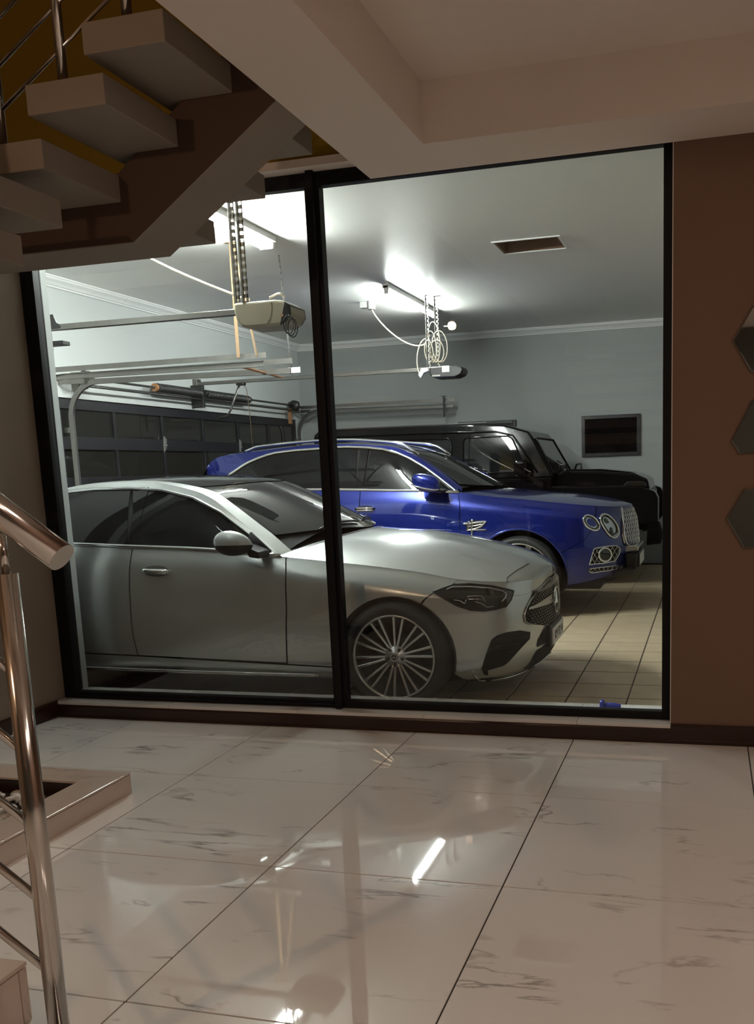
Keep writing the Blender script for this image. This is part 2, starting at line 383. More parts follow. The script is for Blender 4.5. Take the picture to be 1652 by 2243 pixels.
# railing of the upper flight
def post(x, y, z0, z1):
    return spart(MB().cyl((x, y, z0), (x, y, z1), .019, 20), 'baluster', 'steel')
post(-2.353, 3.245, 2.93, 3.86); post(-2.650, 3.245, 2.742, 3.66); post(-2.06, 3.245, 3.105, 4.05)
for dz in (.12, .27, .42, .57, .72):
    spart(MB().cyl((-2.650, 3.245, 2.742+dz), (-2.06, 3.245, 3.105+dz), .007, 10), 'rail_bar', 'steel')
    spart(MB().cyl((-2.650, 3.245, 2.742+dz), (-2.650, 2.35, 1.984+.15+dz), .007, 10), 'rail_bar', 'steel')
spart(MB().cyl((-2.70, 3.245, 3.64), (-1.75, 3.245, 4.23), .025, 20), 'handrail', 'steel')
# lowest step at the foot of the stairs and its railing
box_step = empty('bottom_step', (-2.13, 1.45, 0)); tag(box_step, 'marble clad lowest stair step at the foot of the railing', 'step')
def bstep(x0, x1, y0, y1, z0, z1, n=True):
    bodyo = MB().box(x0, x1, y0, y1, z0, z1-.012).build('step_body', 'tread_tile', None, .003); bodyo.parent = box_step; bodyo.matrix_parent_inverse = Matrix.Translation(-box_step.location)
    for q in ((x1, x1+.010, y0+.002, y1-.030, z0+.002, z1-.016), (x1, x1+.010, y1-.028, y1+.001, z0+.002, z1-.016), (x0, x1+.012, y0, y1+.002, z1-.012, z1)):
        o = MB().box(*q).build('step_tile', 'tread_tile', None, .0015); o.parent = box_step; o.matrix_parent_inverse = Matrix.Translation(-box_step.location)
bstep(-2.45, -1.795, .95, 1.925, 0, .172)
rl = empty('stair_railing', (-1.545, 1.75, 0)); tag(rl, 'stainless steel newel post with sloping handrail and bars', 'railing')
def rpart(mb, name, bevel=0.0):
    o = mb.build(name, 'steel', None, bevel); o.parent = rl; o.matrix_parent_inverse = Matrix.Translation(-rl.location); return o
XP, YP = -1.545, 1.75
rpart(MB().cyl((XP, YP, 0), (XP, YP, 1.255), .0255, 40), 'newel_post')
rpart(MB().cyl((XP, YP, 1.255), (XP, YP, 1.345), .009, 16), 'pin')
rpart(MB().lathe([(0, .001), (.048, .001), (.048, .006), (.028, .010), (.0255, .012)], 'z', (XP, YP, 0), 40), 'base_plate')
sl = 0.70
def railpt(x, z): return (x, YP, z)
rpart(MB().cyl(railpt(-1.392, 1.290), railpt(-1.392-.75, 1.290+.75*sl), .034, 48), 'handrail')
for zz in (.262, .45, .64, .825, 1.015, 1.175):
    rpart(MB().cyl(railpt(XP, zz), railpt(XP-.62, zz+.62*sl), .0105, 16), 'rail_bar')

# ------------------------------------------------------------------ planter with pebbles
pl = empty('planter_kerb', (-3.1, 3.1, 0)); tag(pl, 'low tiled planter kerb under the stairs', 'planter')
def ppart(mb, name, m_, bevel=0.0):
    o = mb.build(name, m_, None, bevel); o.parent = pl; o.matrix_parent_inverse = Matrix.Translation(-pl.location); return o
PX0, PX1, PY0, PY1, PH, PWD = XL+.03, -2.612, 1.98, 3.600, .100, .165
# mitred top tiles
def top4(poly): return MB().prism(poly, 'z', PH-.010, PH)
ix0, ix1, iy0, iy1 = PX0+PWD, PX1-PWD, PY0+PWD, PY1-PWD
for q in ([(PX0, PY1), (PX1, PY1), (ix1, iy1), (ix0, iy1)], [(PX1, PY1), (PX1, 2.79), (ix1, 2.79), (ix1, iy1)], [(PX1, 2.788), (PX1, PY0), (ix1, iy0), (ix1, 2.788)], [(PX0, PY0), (ix0, iy0), (ix1, iy0), (PX1, PY0)], [(PX0, PY0), (PX0, PY1), (ix0, iy1), (ix0, iy0)]):
    c = (sum(a for a, b in q)/4, sum(b for a, b in q)/4)
    ppart(top4([(c[0]+(a-c[0])*.998, c[1]+(b-c[1])*.998) for a, b in q]), 'kerb_top_tile', 'tread_tile', .001)
ppart(MB().box(PX1-.012, PX1-.001, PY0, PY1-.001, 0, PH-.013), 'kerb_side_tile', 'tread_tile', .001)
ppart(MB().box(PX0, PX1-.012, PY1-.012, PY1-.001, 0, PH-.013), 'kerb_side_tile', 'tread_tile', .001)
ppart(MB().box(PX0, PX1-.012, PY0, PY0+.011, 0, PH-.013), 'kerb_side_tile', 'tread_tile', .001)
core = MB(); core.box(PX1-PWD+.004, PX1-.012, PY0+.011, PY1-.012, 0, PH-.010); core.box(PX0, PX0+PWD-.004, PY0+.011, PY1-.012, 0, PH-.010)
core.box(ix0-.004, ix1+.004, iy1+.004, PY1-.012, 0, PH-.010); core.box(ix0-.004, ix1+.004, PY0+.011, iy0-.004, 0, PH-.010)
ppart(core, 'kerb_core', 'wood')
ppart(MB().box(ix0-.003, ix1+.003, iy0-.003, iy1+.003, .001, .022), 'gravel_bed', 'soil')
def pebble_mesh(seed, flat=.6):
    rnd = random.Random(seed); bm = bmesh.new(); bmesh.ops.create_icosphere(bm, subdivisions=2, radius=1)
    off = [Vector((rnd.uniform(-1, 1), rnd.uniform(-1, 1), rnd.uniform(-1, 1))).normalized() for _ in range(5)]
    for v in bm.verts:
        d = v.co.normalized(); k = 1+sum(.13*max(0, d.dot(o_)) for o_ in off)-.1
        v.co = Vector((d.x*k*1.25, d.y*k, d.z*k*flat))
    me = bpy.data.meshes.new('pebble')
    for f in bm.faces: f.smooth = True
    bm.to_mesh(me); bm.free(); me.materials.append(M['pebble']); return me
pms = [pebble_mesh(s, .55+.1*(s % 3)) for s in range(5)]
pts = []
rnd = random.Random(5)
for layer in (0, 1):
    for k in range(2400):
        x, y = rnd.uniform(ix0+.03, ix1-.03), rnd.uniform(2.55, iy1-.03)
        r = rnd.uniform(.017, .026)
        if y > 3.28 and layer == 1: continue
        if all((x-a)**2+(y-b)**2 > ((r+c)*1.02)**2 for a, b, c, l in pts if l == layer): pts.append((x, y, r, layer))
        if sum(1 for q in pts if q[3] == layer) > (140 if layer == 0 else 70): break
for i, (x, y, r, l) in enumerate(pts):
    o = bpy.data.objects.new('pebble', pms[i % 5]); COL.objects.link(o)
    o.location = (x, y, .026+r*.55+l*.030); o.scale = (r, r, r); o.rotation_euler = (rnd.uniform(-.3, .3), rnd.uniform(-.3, .3), rnd.uniform(0, 6))
    tag(o, 'small smooth white pebble in the planter under the stairs', 'pebble', 'pebbles in the planter')

# ------------------------------------------------------------------ unseen fill panels added to warm the lobby
def panel(x, y, z, sx, sy, label):
    e = empty('fill_panel', (x, y, z)); tag(e, label, 'light')
    MB().box(-sx/2-.02, sx/2+.02, -sy/2-.02, sy/2+.02, -.02, 0).build('frame', 'white_plastic', e, .003)
    MB().box(-sx/2, sx/2, -sy/2, sy/2, -.026, -.018).build('diffuser', 'fill_emitter', e)
panel(2.5, -1.0, 3.21, .9, .9, 'square warm fill panel, added out of view above the lobby, nearer the right wall')
panel(2.7, .6, 3.21, .9, .9, 'square warm fill panel, added out of view above the lobby, farther from the rear wall')
pn = empty('pendant_lamp', (-2.78, -.5, 3.02)); tag(pn, 'small warm globe pendant hanging in the stairwell', 'lamp')
MB().lathe([(0.0001, -.045)]+[(.045*math.sin(a), -.045*math.cos(a)) for a in [math.pi*k/14 for k in range(1, 14)]]+[(0.0001, .045)], 'z', (0, 0, 0), 28).build('globe', 'globe', pn)
MB().cyl((0, 0, .045), (0, 0, 2.98), .006, 8).build('cord', 'cable_black', pn)
MB().cyl((0, 0, .04), (0, 0, .10), .016, 16).build('cap', 'black_plastic', pn)
# ================================================================== THE GARAGE
GX0, GX1, GY0, GY1, GZ = -6.16, 3.2, YG, 13.58, 3.40
ZF = 0.012
gf = struct(MB().box(GX0-.2, GX1, GY0, GY1, -.12, ZF-.003).build('floor_garage', 'g_grout'), 'buff tiled garage floor')
GTX, GTY = .3715, .364
gt = None
rest = MB()
for i in range(-17, 11):
    for j in range(-2, 24):
        x0, y0 = -.471+i*GTX, 5.63+j*GTY
        if y0+GTY > GY1 or x0 < GX0-.2 or x0+GTX > GX1: continue
        if y0 < GY0: continue
        if -2.6 < x0 < 1.1 and y0 < 10.2:
            if gt is None:
                gt = MB().box(-GTX/2+.005, GTX/2-.005, -GTY/2+.007, GTY/2-.007, -.008, 0).build('garage_tile', 'g_tile', gf, .0015, 1); o = gt
            else: o = dup(gt, gf)
            o.location = (x0+GTX/2, y0+GTY/2, ZF)
        else: rest.box(x0+.003, x0+GTX-.003, y0+.003, y0+GTY-.003, ZF-.008, ZF)
ro = rest.build('garage_tile_field', 'g_tile', gf); ro['kind'] = 'stuff'
# strip of cut tiles along the window wall
rest = MB()
for i in range(-8, 6):
    x0 = -.471+i*GTX; o = MB().box(-GTX/2+.005, GTX/2-.005, -.118, .118, -.008, 0).build('garage_tile', 'g_tile', gf, .0015, 1, loc=(x0+GTX/2, 5.145, ZF))
# walls, ceiling with a hatch hole
struct(box('wall_garage_back', 'g_back', GX0-.2, GX1, GY1, GY1+.2, -.1, GZ+.1), 'grey back wall of the garage')
struct(box('wall_garage_right', 'g_wall', GX1, GX1+.2, GY0, GY1, -.1, GZ+.1))
struct(box('wall_garage_front', 'g_wall', GX0-.2, XL-.001, YG-.06, YG, -.1, GZ+.1))
DZ = 2.275
D1, D2 = (5.25, 7.55), (7.93, 13.42)
for nm, y0, y1, z0, z1 in (('wall_door_head', GY0, GY1, DZ, GZ+.1), ('wall_door_pier', GY0, D1[0], -.1, DZ), ('wall_door_pier', D1[1], D2[0], -.1, DZ), ('wall_door_pier', D2[1], GY1, -.1, DZ)):
    struct(box(nm, 'g_wall', GX0-.2, GX0, y0, y1, z0, z1), 'pale grey wall around the garage doors')
HX0, HX1, HY0, HY1 = -1.85, -1.28, 8.33, 8.79
cm = MB()
for q in ((GX0-.2, HX0, GY0-.06, GY1), (HX1, GX1, GY0-.06, GY1), (HX0, HX1, GY0-.06, HY0), (HX0, HX1, HY1, GY1)): cm.box(*q, GZ, GZ+.1)
struct(cm.build('ceiling_garage', 'g_ceil'), 'painted garage ceiling')
ht = empty('ceiling_hatch', ((HX0+HX1)/2, (HY0+HY1)/2, GZ)); tag(ht, 'open rectangular trapdoor hatch in the garage ceiling', 'hatch')
hx, hy = (HX1-HX0)/2, (HY1-HY0)/2
m = MB()
for q in ((-hx, -hx+.015, -hy, hy), (hx-.015, hx, -hy, hy), (-hx+.015, hx-.015, -hy, -hy+.015), (-hx+.015, hx-.015, hy-.015, hy)): m.box(*q, .0, .30)
m.build('hatch_lining', 'hatch', ht)
MB().box(-hx, hx, -hy, hy, .30, .32).build('hatch_lid', 'hatch', ht)
m = MB()
for q in ((-hx-.02, -hx, -hy-.02, hy+.02), (hx, hx+.02, -hy-.02, hy+.02), (-hx, hx, -hy-.02, -hy), (-hx, hx, hy, hy+.02)): m.box(*q, -.008, 0)
m.build('hatch_trim', 'cornice', ht)
# cornice mouldings
cp = [(0, 0), (.105, 0), (.105, -.012), (.095, -.016), (.088, -.030), (.060, -.048), (.045, -.062), (.040, -.072), (.024, -.076), (.020, -.090), (.010, -.094), (0, -.094)]
m = MB(); m.prism([(GY1-a, GZ+b) for a, b in cp], 'x', GX0, GX1); struct(m.build('trim_4', 'cornice'), 'white cornice moulding along the back garage wall')
m = MB(); m.prism([(GX0+a, GZ+b) for a, b in cp], 'y', GY0, 9.1); m.prism([(GX0+a, GZ+b) for a, b in cp], 'y', 9.103, GY1); struct(m.build('trim_5', 'cornice'), 'white cornice moulding above the garage doors')

# ------------------------------------------------------------------ sectional garage doors with dark panes
def garage_door(y0, y1, ncol, label):
    e = empty('garage_door', (GX0-.05, (y0+y1)/2, ZF)); tag(e, label, 'garage door')
    L_ = y1-y0; x = 0.0
    zr = [(0, .25)]+[(.53+.41*k, .66+.41*k) for k in range(4)]+[(2.17, DZ-ZF)]
    zr = [(0, .248), (.518, .648), (.938, 1.068), (1.348, 1.478), (1.758, 1.888), (2.158, DZ-ZF)]
    for a, b in zr: MB().box(-.02, .025, -L_/2, L_/2, a, b).build('door_rail', 'door_frame', e, .004)
    ys = [-L_/2+L_*k/ncol for k in range(ncol+1)]
    for (a0, a1), (b0, b1) in zip(zr[:-1], zr[1:]):
        for k, yy in enumerate(ys):
            w = .045 if 0 < k < ncol else .06
            c = min(max(yy, -L_/2+w/2), L_/2-w/2)
            MB().box(-.02, .022, c-w/2, c+w/2, a1, b0).build('door_stile', 'door_frame', e, .004)
        for k in range(ncol):
            MB().box(-.008, -.002, ys[k]+.012, ys[k+1]-.012, a1-.008, b0+.008).build('door_pane', 'dark_pane', e)
    for k in (2, 4):
        if k < ncol:
            m_ = MB(); m_.prism([(ys[k]-.03, 1.74), (ys[k]+.025, 1.80), (ys[k]+.035, 1.90), (ys[k]-.012, 1.93), (ys[k]-.025, 1.86)], 'x', .025, .037)
            m_.cyl((.04, ys[k]-.02, 1.82), (.04, ys[k]+.03, 1.82), .01, 10); m_.build('hinge', 'satin_hinge', e, .002)
    return e
garage_door(*D1, 3, 'dark sectional garage door with glass panes behind the silver car')
garage_door(*D2, 6, 'wide dark sectional garage door with glass panes behind the blue and black cars')

# ------------------------------------------------------------------ door tracks
def channel(pts, w=.05, d=.03, t=.004):
    """C channel along a polyline in the XZ plane, opening sideways"""
    m_ = MB(); n = len(pts)
    prof = [(-w/2, 0), (w/2, 0), (w/2, d), (w/2-t, d), (w/2-t, t), (-w/2+t, t), (-w/2+t, d), (-w/2, d)]
    vs = []
    for i, (x, z) in enumerate(pts):
        a = pts[max(i-1, 0)]; b = pts[min(i+1, n-1)]
        dx, dz = b[0]-a[0], b[1]-a[1]; l = math.hypot(dx, dz); nx, nz = -dz/l, dx/l
        for (p, q) in prof: vs.append((x+nx*p, q, z+nz*p))
    k = len(prof); fs = [tuple(range(k)), tuple((n-1)*k+j for j in range(k-1, -1, -1))]
    for i in range(n-1):
        for j in range(k): fs.append((i*k+j, i*k+(j+1) % k, (i+1)*k+(j+1) % k, (i+1)*k+j))
    return m_.add(vs, fs)
def track(y, xe, flip, label, curve=True, z0=2.44, z1=2.41):
    e = empty('door_track', (0, y, 0)); tag(e, label, 'track', 'garage door tracks')
    R_ = .34; xv = GX0+.085
    pts = [(xv, ZF)]+[(xv, 1.9)] if curve else []
    if curve:
        for k in range(0, 11):
            a = math.pi/2*k/10
            pts.append((xv+R_-R_*math.cos(a), z0-R_-.02+R_*math.sin(a)))
    else: pts = [(GX0+.06, z0)]
    pts.append((xe, z1))
    o = channel(pts).build('track_rail', 'galv', e)
    if flip: o.scale = (1, -1, 1)
    MB().box(GX0+.02, xe+.03, -.004, .0, z0+.024, z0+.07).build('track_angle', 'galv', e)
    MB().box(GX0, GX0+.30, -.03, -.026, z0-.035, z0+.01).build('track_bracket', 'galv', e)
    for zz in (1.0, 1.93): MB().box(GX0, xv+.03, -.006, -.001, zz, zz+.05).build('track_bracket', 'galv', e)
    return e
track(7.50, -3.72, True, 'galvanised overhead track of the garage door behind the silver car', True, 2.425, 2.40)
track(7.98, -3.70, False, 'galvanised curved track at the near side of the wide garage door', True, 2.425, 2.385)
track(13.30, -3.62, True, 'galvanised overhead track along the back garage wall', True, 2.40, 2.36)
# hanging straps of the tracks
def strap(p, q, w, m_, label, holes=True):
    e = empty('hanging_strap', p); tag(e, label, 'strap')
    d = Vector(q)-Vector(p); L_ = d.length
    mb = MB()
    n = max(2, int(L_/.05)) if holes else 1
    if holes:
        for s_ in (-1, 1): mb.box(s_*w/2-.006 if s_ > 0 else -w/2, w/2 if s_ > 0 else -w/2+.006, -.0015, .0015, 0, L_)
        for k in range(n+1):
            z = L_*k/n; mb.box(-w/2+.006, w/2-.006, -.0015, .0015, max(0, z-.012), min(L_, z+.012))
    else: mb.box(-w/2, w/2, -.003, .003, 0, L_)
    o = mb.build('perforated_strip' if holes else 'strip', m_, e); o.rotation_mode = 'QUATERNION'; o.rotation_quaternion = d.to_track_quat('Z', 'Y')
    MB().box(-.05, .05, -.02, .02, L_-.003, L_).build('ceiling_foot', m_, e, loc=(0, 0, 0)) if abs(d.x)+abs(d.y) < .01 else None
    return e
strap((-3.93, 7.45, 2.46), (-3.93, 7.45, GZ), .03, 'timber', 'raw brown strap from the ceiling holding the near overhead track', False)
strap((-3.75, 7.44, 2.46), (-3.90, 7.44, GZ), .03, 'timber', 'raw brown slanted strap from the ceiling beside the upright one', False)
strap((-3.70, 8.02, 2.32), (-3.76, 8.02, GZ), .025, 'galv', 'thin galvanised strap with a white plate at the overhead track end')
tag(box('white_plate', 'socket', -3.73, -3.61, 8.005, 8.015, 2.365, 2.415, None, .002), 'small white plate fixed to the overhead track end', 'plate')
m = MB().prism([(-3.93, 7.50), (-3.88, 7.50), (-3.99, 8.45), (-4.03, 8.45)], 'z', 2.375, 2.385)
tag(m.build('cross_brace', 'rust'), 'rusty brace joining the two overhead tracks', 'brace')
strap((-3.74, 13.24, 2.20), (-3.74, 13.24, 2.50), .03, 'black_plastic', 'short black hanger on the track along the back wall', False)

# ------------------------------------------------------------------ torsion spring over the wide door
def torsion(yc, z, y0, y1, coils, cover, label):
    ts = empty('torsion_spring', (GX0+.135, yc, z)); tag(ts, label, 'spring')
    MB().cyl((0, y0, 0), (0, y1, 0), .0125, 14).build('shaft', 'galv_dark', ts)
    MB().cyl((0, y0+.02, -.075), (0, y1-.04, -.075), .012, 10).build('tie_rod', 'galv_dark', ts)
    for a, b in coils:
        mb = MB(); pts = []; n = 46
        for k in range(n*10+1):
            t = k/(n*10); an = 2*math.pi*n*t; pts.append((.042*math.cos(an), a+(b-a)*t, .042*math.sin(an)))
        mb.tube(pts, .010, 5); mb.build('spring_coil', 'galv_dark', ts)
        MB().cyl((0, a-.05, 0), (0, a, 0), .045, 18, .038).build('end_cone', 'rust' if a < 0 else 'galv_dark', ts)
        MB().cyl((0, b, 0), (0, b+.06, 0), .045, 18, .03).build('end_cone', 'galv_dark', ts)
    MB().box(-.13, .03, -.065, -.015, -.17, .10).build('centre_bracket', 'galv_dark', ts, .004)
    for yy, s_ in ((y0+.14, -1), (y1-.12, 1)):
        MB().lathe([(.0, -.03), (.075, -.03), (.075, -.02), (.058, -.015), (.058, .02), (.075, .028), (.075, .035), (0, .035)], 'y', (0, yy, 0), 28).build('cable_drum', 'galv_dark', ts)
        MB().box(-.13, .06, yy+s_*.06-.003, yy+s_*.06+.003, -.11, .06).build('end_bracket', 'galv', ts, .003)
    if cover: MB().box(-.06, -.02, y1-.24, y1-.18, -.27, -.05).build('drum_cover', 'rust', ts, .004)
torsion(10.45, 2.465, -2.38, 2.74, ((-1.0, -.08), (.05, 1.17)), True, 'dark torsion spring shaft with cable drums above the wide garage door')
torsion(6.45, 2.78, -1.2, 1.30, ((-.9, -.08),), False, 'dark torsion spring shaft above the garage door nearest the window')

# ------------------------------------------------------------------ door openers
def opener(x, y, z, style, label):
    e = empty('garage_door_opener', (x, y, z)); tag(e, label, 'door opener')
    L_, hw, hh = .40, .125, .085
    if style == 0:
        prof = [(0, .085), (.0, .02), (.012, -.02), (.05, -.072), (.09, -.085), (.33, -.085), (.385, -.055), (.415, -.01), (.41, .045), (.36, .075), (.30, .085)]
        MB().prism(prof, 'y', -hw, hw).build('motor_housing', 'opener_grey', e, .018, 3)
        MB().prism([(.02, .07), (.015, .02), (.03, -.015), (.06, -.060), (.09, -.068), (.24, -.068), (.27, -.03), (.285, .03), (.28, .07)], 'y', -hw-.002, -hw+.001).build('housing_panel', 'opener_grey', e, .002)
        MB().prism([(.33, -.083), (.385, -.053), (.414, -.01), (.409, .045), (.375, .068)], 'y', -hw-.003, hw+.003).build('end_cap', 'black_plastic', e, .006)
        MB().cyl((.355, -hw-.006, -.02), (.355, -hw-.002, -.02), .010, 14).build('button', 'rust', e)
        for k in range(3):
            pts = [(.40+.035*math.sin(a)+.01*k, -hw-.01+.01*k, -.03-.055+.06*math.cos(a)-.01*k) for a in [2*math.pi*i/20 for i in range(21)]]
            MB().tube(pts, .0035, 6).build('cable_loop', 'cable_black', e)
    else:
        prof = [(0, .055), (.0, -.02), (.03, -.055), (.07, -.07), (.30, -.07), (.37, -.045), (.395, 0), (.38, .04), (.32, .055)]
        MB().prism(prof, 'y', -hw, hw).build('motor_housing', 'black_plastic', e, .014, 3)
        MB().box(.03, .13, -hw-.003, -hw+.002, -.055, -.035).build('housing_panel', 'galv', e, .006)
        MB().box(.15, .24, -hw-.003, -hw+.002, -.01, .06).build('label_plate', 'white_plastic', e, .002)
        MB().box(.01, .22, -hw+.03, hw-.03, .055, .060).build('top_plate', 'galv', e, .003)
    MB().box(GX0-x+.04, .03, -.02, .02, .03, .065).build('opener_rail', 'galv', e, .004)
    MB().box(GX0-x+.04, .03, -.028, .028, .026, .032).build('rail_flange', 'galv', e)
    MB().box(GX0-x+.0, GX0-x+.06, -.05, .05, .0, .10).build('wall_bracket', 'galv', e, .003)
    if style == 1:
        xt = GX0-x+.63
        MB().box(xt-.05, xt+.05, -.035, .035, -.005, .028).build('trolley', 'black_plastic', e, .005)
        MB().tube([(xt-.02, 0, .01), (xt-.17, 0, -.30), (xt-.22, 0, -.36), (xt-.34, 0, -.38)], .013, 10).build('door_arm', 'galv', e)
        MB().tube([(xt+.03, 0, .0), (xt+.07, 0, -.05), (xt+.08, 0, -.2), (xt+.09, 0, -.38), (xt+.10, 0, -1.0)], .004, 6).build('release_cord', 'timber', e)
    else:
        MB().prism([(-1.66, .03), (-1.66, .135), (-1.50, .135), (-1.48, .075), (-1.45, .06), (-1.45, .03)], 'y', -.024, -.020).build('rail_bracket', 'galv_dark', e, .002)
        MB().box(-1.75, -1.42, -.05, .03, -.085, -.055).build('door_arm', 'black_plastic', e, .003)
    return e
OP1 = (-3.11, 6.00, 2.52); OP2 = (-3.09, 10.50, 2.545)
opener(*OP1, 0, 'beige garage door opener motor with long rail, hanging nearer the window')
opener(*OP2, 1, 'black garage door opener motor hanging from the ceiling above the cars')
def perf(x, y0, y1, z0, z1, w, label, lean=0.0):
    e = empty('hanging_strap', (x, y0, z0)); tag(e, label, 'strap')
    mb = MB(); L_ = z1-z0; n = int(L_/.045)
    for s_ in (-w/2, w/2-.008): mb.box(s_, s_+.008, -.0015, .0015, 0, L_)
    for k in range(n+1):
        z = L_*k/n; mb.box(-w/2, w/2, -.0015, .0015, max(0, z-.013), min(L_, z+.013))
    mb.box(-w/2, -w/2+.003, -.03, 0, 0, L_)
    mb.build('perforated_strip', 'strap', e)
    MB().box(-.05, .05, -.025, .025, L_-.004, L_).build('ceiling_foot', 'galv', e)
perf(OP1[0]+.015, 5.92, 0, OP1[2]+.08, GZ, .032, 'perforated strap at the rail end of the beige opener')
perf(OP1[0]+.085, 5.90, 0, OP1[2]+.08, GZ, .036, 'perforated strap above the beige opener housing, second from the rail')
perf(OP2[0]-.02, 10.45, 0, OP2[2]+.06, GZ, .035, 'perforated strap at the rail end of the black opener')
perf(OP2[0]+.06, 10.55, 0, OP2[2]+.06, GZ, .040, 'broad perforated strap above the black opener housing')
# cables
def bez(p, n=24):
    p = [Vector(q) for q in p]; out = []
    for i in range(n+1):
        t = i/n; q = [a.copy() for a in p]
        while len(q) > 1: q = [q[k].lerp(q[k+1], t) for k in range(len(q)-1)]
        out.append(q[0])
    return out
so = empty('ceiling_socket', (-3.86, 10.55, GZ)); tag(so, 'white ceiling socket with a plug near the second lamp', 'socket')
MB().box(-.085, .0, -.04, .04, -.07, 0).build('socket_box', 'socket', so, .006)
MB().cyl((.045, 0, -.09), (.045, 0, 0), .045, 20).build('plug', 'socket', so, .004)
tag(MB().tube(bez([(-3.81, 10.55, GZ-.09), (-3.75, 10.55, 3.16), (-3.45, 10.52, 2.85), (-3.20, 10.5, 2.78), (-3.11, 10.47, 2.92)]), .0085, 8).build('power_cable', 'cable_white'), 'cream power cable from the ceiling socket to the black opener', 'cable')
lp = empty('cable_bundle', (OP2[0], OP2[1], OP2[2]+.1)); tag(lp, 'tangle of cream cable loops above the black opener', 'cable')
for k in range(5):
    c = (-.02+.03*k, -.04+.01*k); h = .12+.05*((k*37) % 3)
    MB().tube([(c[0]+.05*math.sin(a)*(1+.2*k % 1.3), c[1]+.03*math.cos(a), .02+h*(1-math.cos(a))) for a in [2*math.pi*i/24 for i in range(25)]], .006, 6).build('cable_loop', 'cable_white', lp)
MB().tube(bez([(-.05, -.06, .28), (-.17, -.06, .25), (-.20, -.06, -.05), (-.14, -.06, -.16), (-.09, -.06, -.12)]), .007, 6).build('cable_loop', 'cable_white', lp)
MB().prism([(-.15, -.12), (-.11, -.05), (-.04, -.04), (-.02, -.08), (-.08, -.10), (-.12, -.16)], 'y', -.08, -.04).build('cable_tie', 'white_plastic', lp, .005)
tag(MB().tube(bez([(-4.35, 6.0, GZ-.01), (-4.1, 6.0, 3.1), (-3.6, 6.0, 2.86), (-3.11, 5.95, 2.66)]), .009, 8).build('power_cable', 'cable_white'), 'cream power cable running from the ceiling to the beige opener', 'cable')
lp = empty('cable_bundle', (OP1[0]+.15, OP1[1], OP1[2]+.09)); tag(lp, 'cream cable loops lying on top of the beige opener', 'cable')
for k in (0, 2):
    MB().tube([(-.12+.13*k+.05*math.cos(a), -.05-.02*math.sin(2*a), .006+.018*(1+math.sin(a))) for a in [math.pi*i/12-.2 for i in range(15)]], .007, 6).build('cable_loop', 'cable_white', lp)
# ------------------------------------------------------------------ fluorescent battens
def batten(x, y0, y1, tubes, label, tm):
    e = empty('fluorescent_light', (x, (y0+y1)/2, GZ)); tag(e, label, 'light')
    h = (y1-y0)/2
    MB().box(-max(abs(t) for t in tubes)-.038, max(abs(t) for t in tubes)+.038, -h, h, -.050, 0).build('batten_body', 'batten', e, .005)
    for k, tx in enumerate(tubes):
        MB().cyl((tx, -h+.035, -.085), (tx, h-.035, -.085), .0145, 18).build('tube', tm, e)
    for s_ in (-1, 1):
        w = max(abs(t) for t in tubes)+.018
        m_ = MB(); m_.prism([(-w, -.104), (w, -.104), (w+.004, -.06), (.03, -.02), (-.03, -.02), (-w-.004, -.06)], 'y', *sorted((s_*h, s_*(h-.035)))); m_.build('lamp_holder', 'batten', e, .003)
batten(-3.56, 5.60, 7.40, (-.04, .04), 'lit double fluorescent batten on the ceiling above the silver car', 'tube1')
batten(-3.31, 9.62, 11.42, (0,), 'lit fluorescent batten on the ceiling above the blue car', 'tube2')
dl = empty('lamp_glint', (-3.53, 12.75, GZ)); tag(dl, 'small glowing disc imitating a lobby lamp mirrored in the window', 'light')  # glowing disc stands in for a lobby lamp's reflection in the pane
MB().lathe([(.03, -.003), (.05, -.006), (.055, 0)], 'z', (0, 0, 0), 24).build('rim', 'white_plastic', dl)
MB().lathe([(0, -.004), (.032, -.004)], 'z', (0, 0, 0), 24).build('lamp', 'lamp_glint', dl)
# ------------------------------------------------------------------ small dark windows in the back wall
def wallwin(x0, x1, z0, z1, label, n):
    e = empty('window_%d' % n, ((x0+x1)/2, GY1, z0)); struct(e, label)
    h = (x1-x0)/2; H = z1-z0
    for q in ((-h, -h+.05, 0, H), (h-.05, h, 0, H), (-h+.05, h-.05, 0, .05), (-h+.05, h-.05, H-.05, H)):
        MB().box(q[0], q[1], -.035, 0, q[2], q[3]).build('window_frame', 'black_plastic', e, .004)
    MB().box(-h+.04, h-.04, -.018, -.010, .04, H-.04).build('window_pane', 'night_pane', e)
wallwin(-1.78, -.945, 1.555, 2.135, 'small black framed window in the back garage wall', 2)
wallwin(-3.62, -2.74, 1.45, 2.13, 'black framed window behind the black off-roader', 3)
# blue plastic piece on the sill
bp_ = empty('blue_bottle', (-.545, 4.985, .1165)); tag(bp_, 'small blue plastic bottle lying on the window sill', 'bottle')
MB().lathe([(0, -.06), (.012, -.058), (.016, -.05), (.016, .0), (.012, .016), (.010, .03)], 'x', (.06, 0, .017), 20).build('bottle_body', 'blue_plastic', bp_)
MB().lathe([(.008, -.012), (.024, -.012), (.024, .012), (0.0, .014)], 'x', (-.012, 0, .024), 20).build('bottle_cap', 'blue_plastic', bp_)
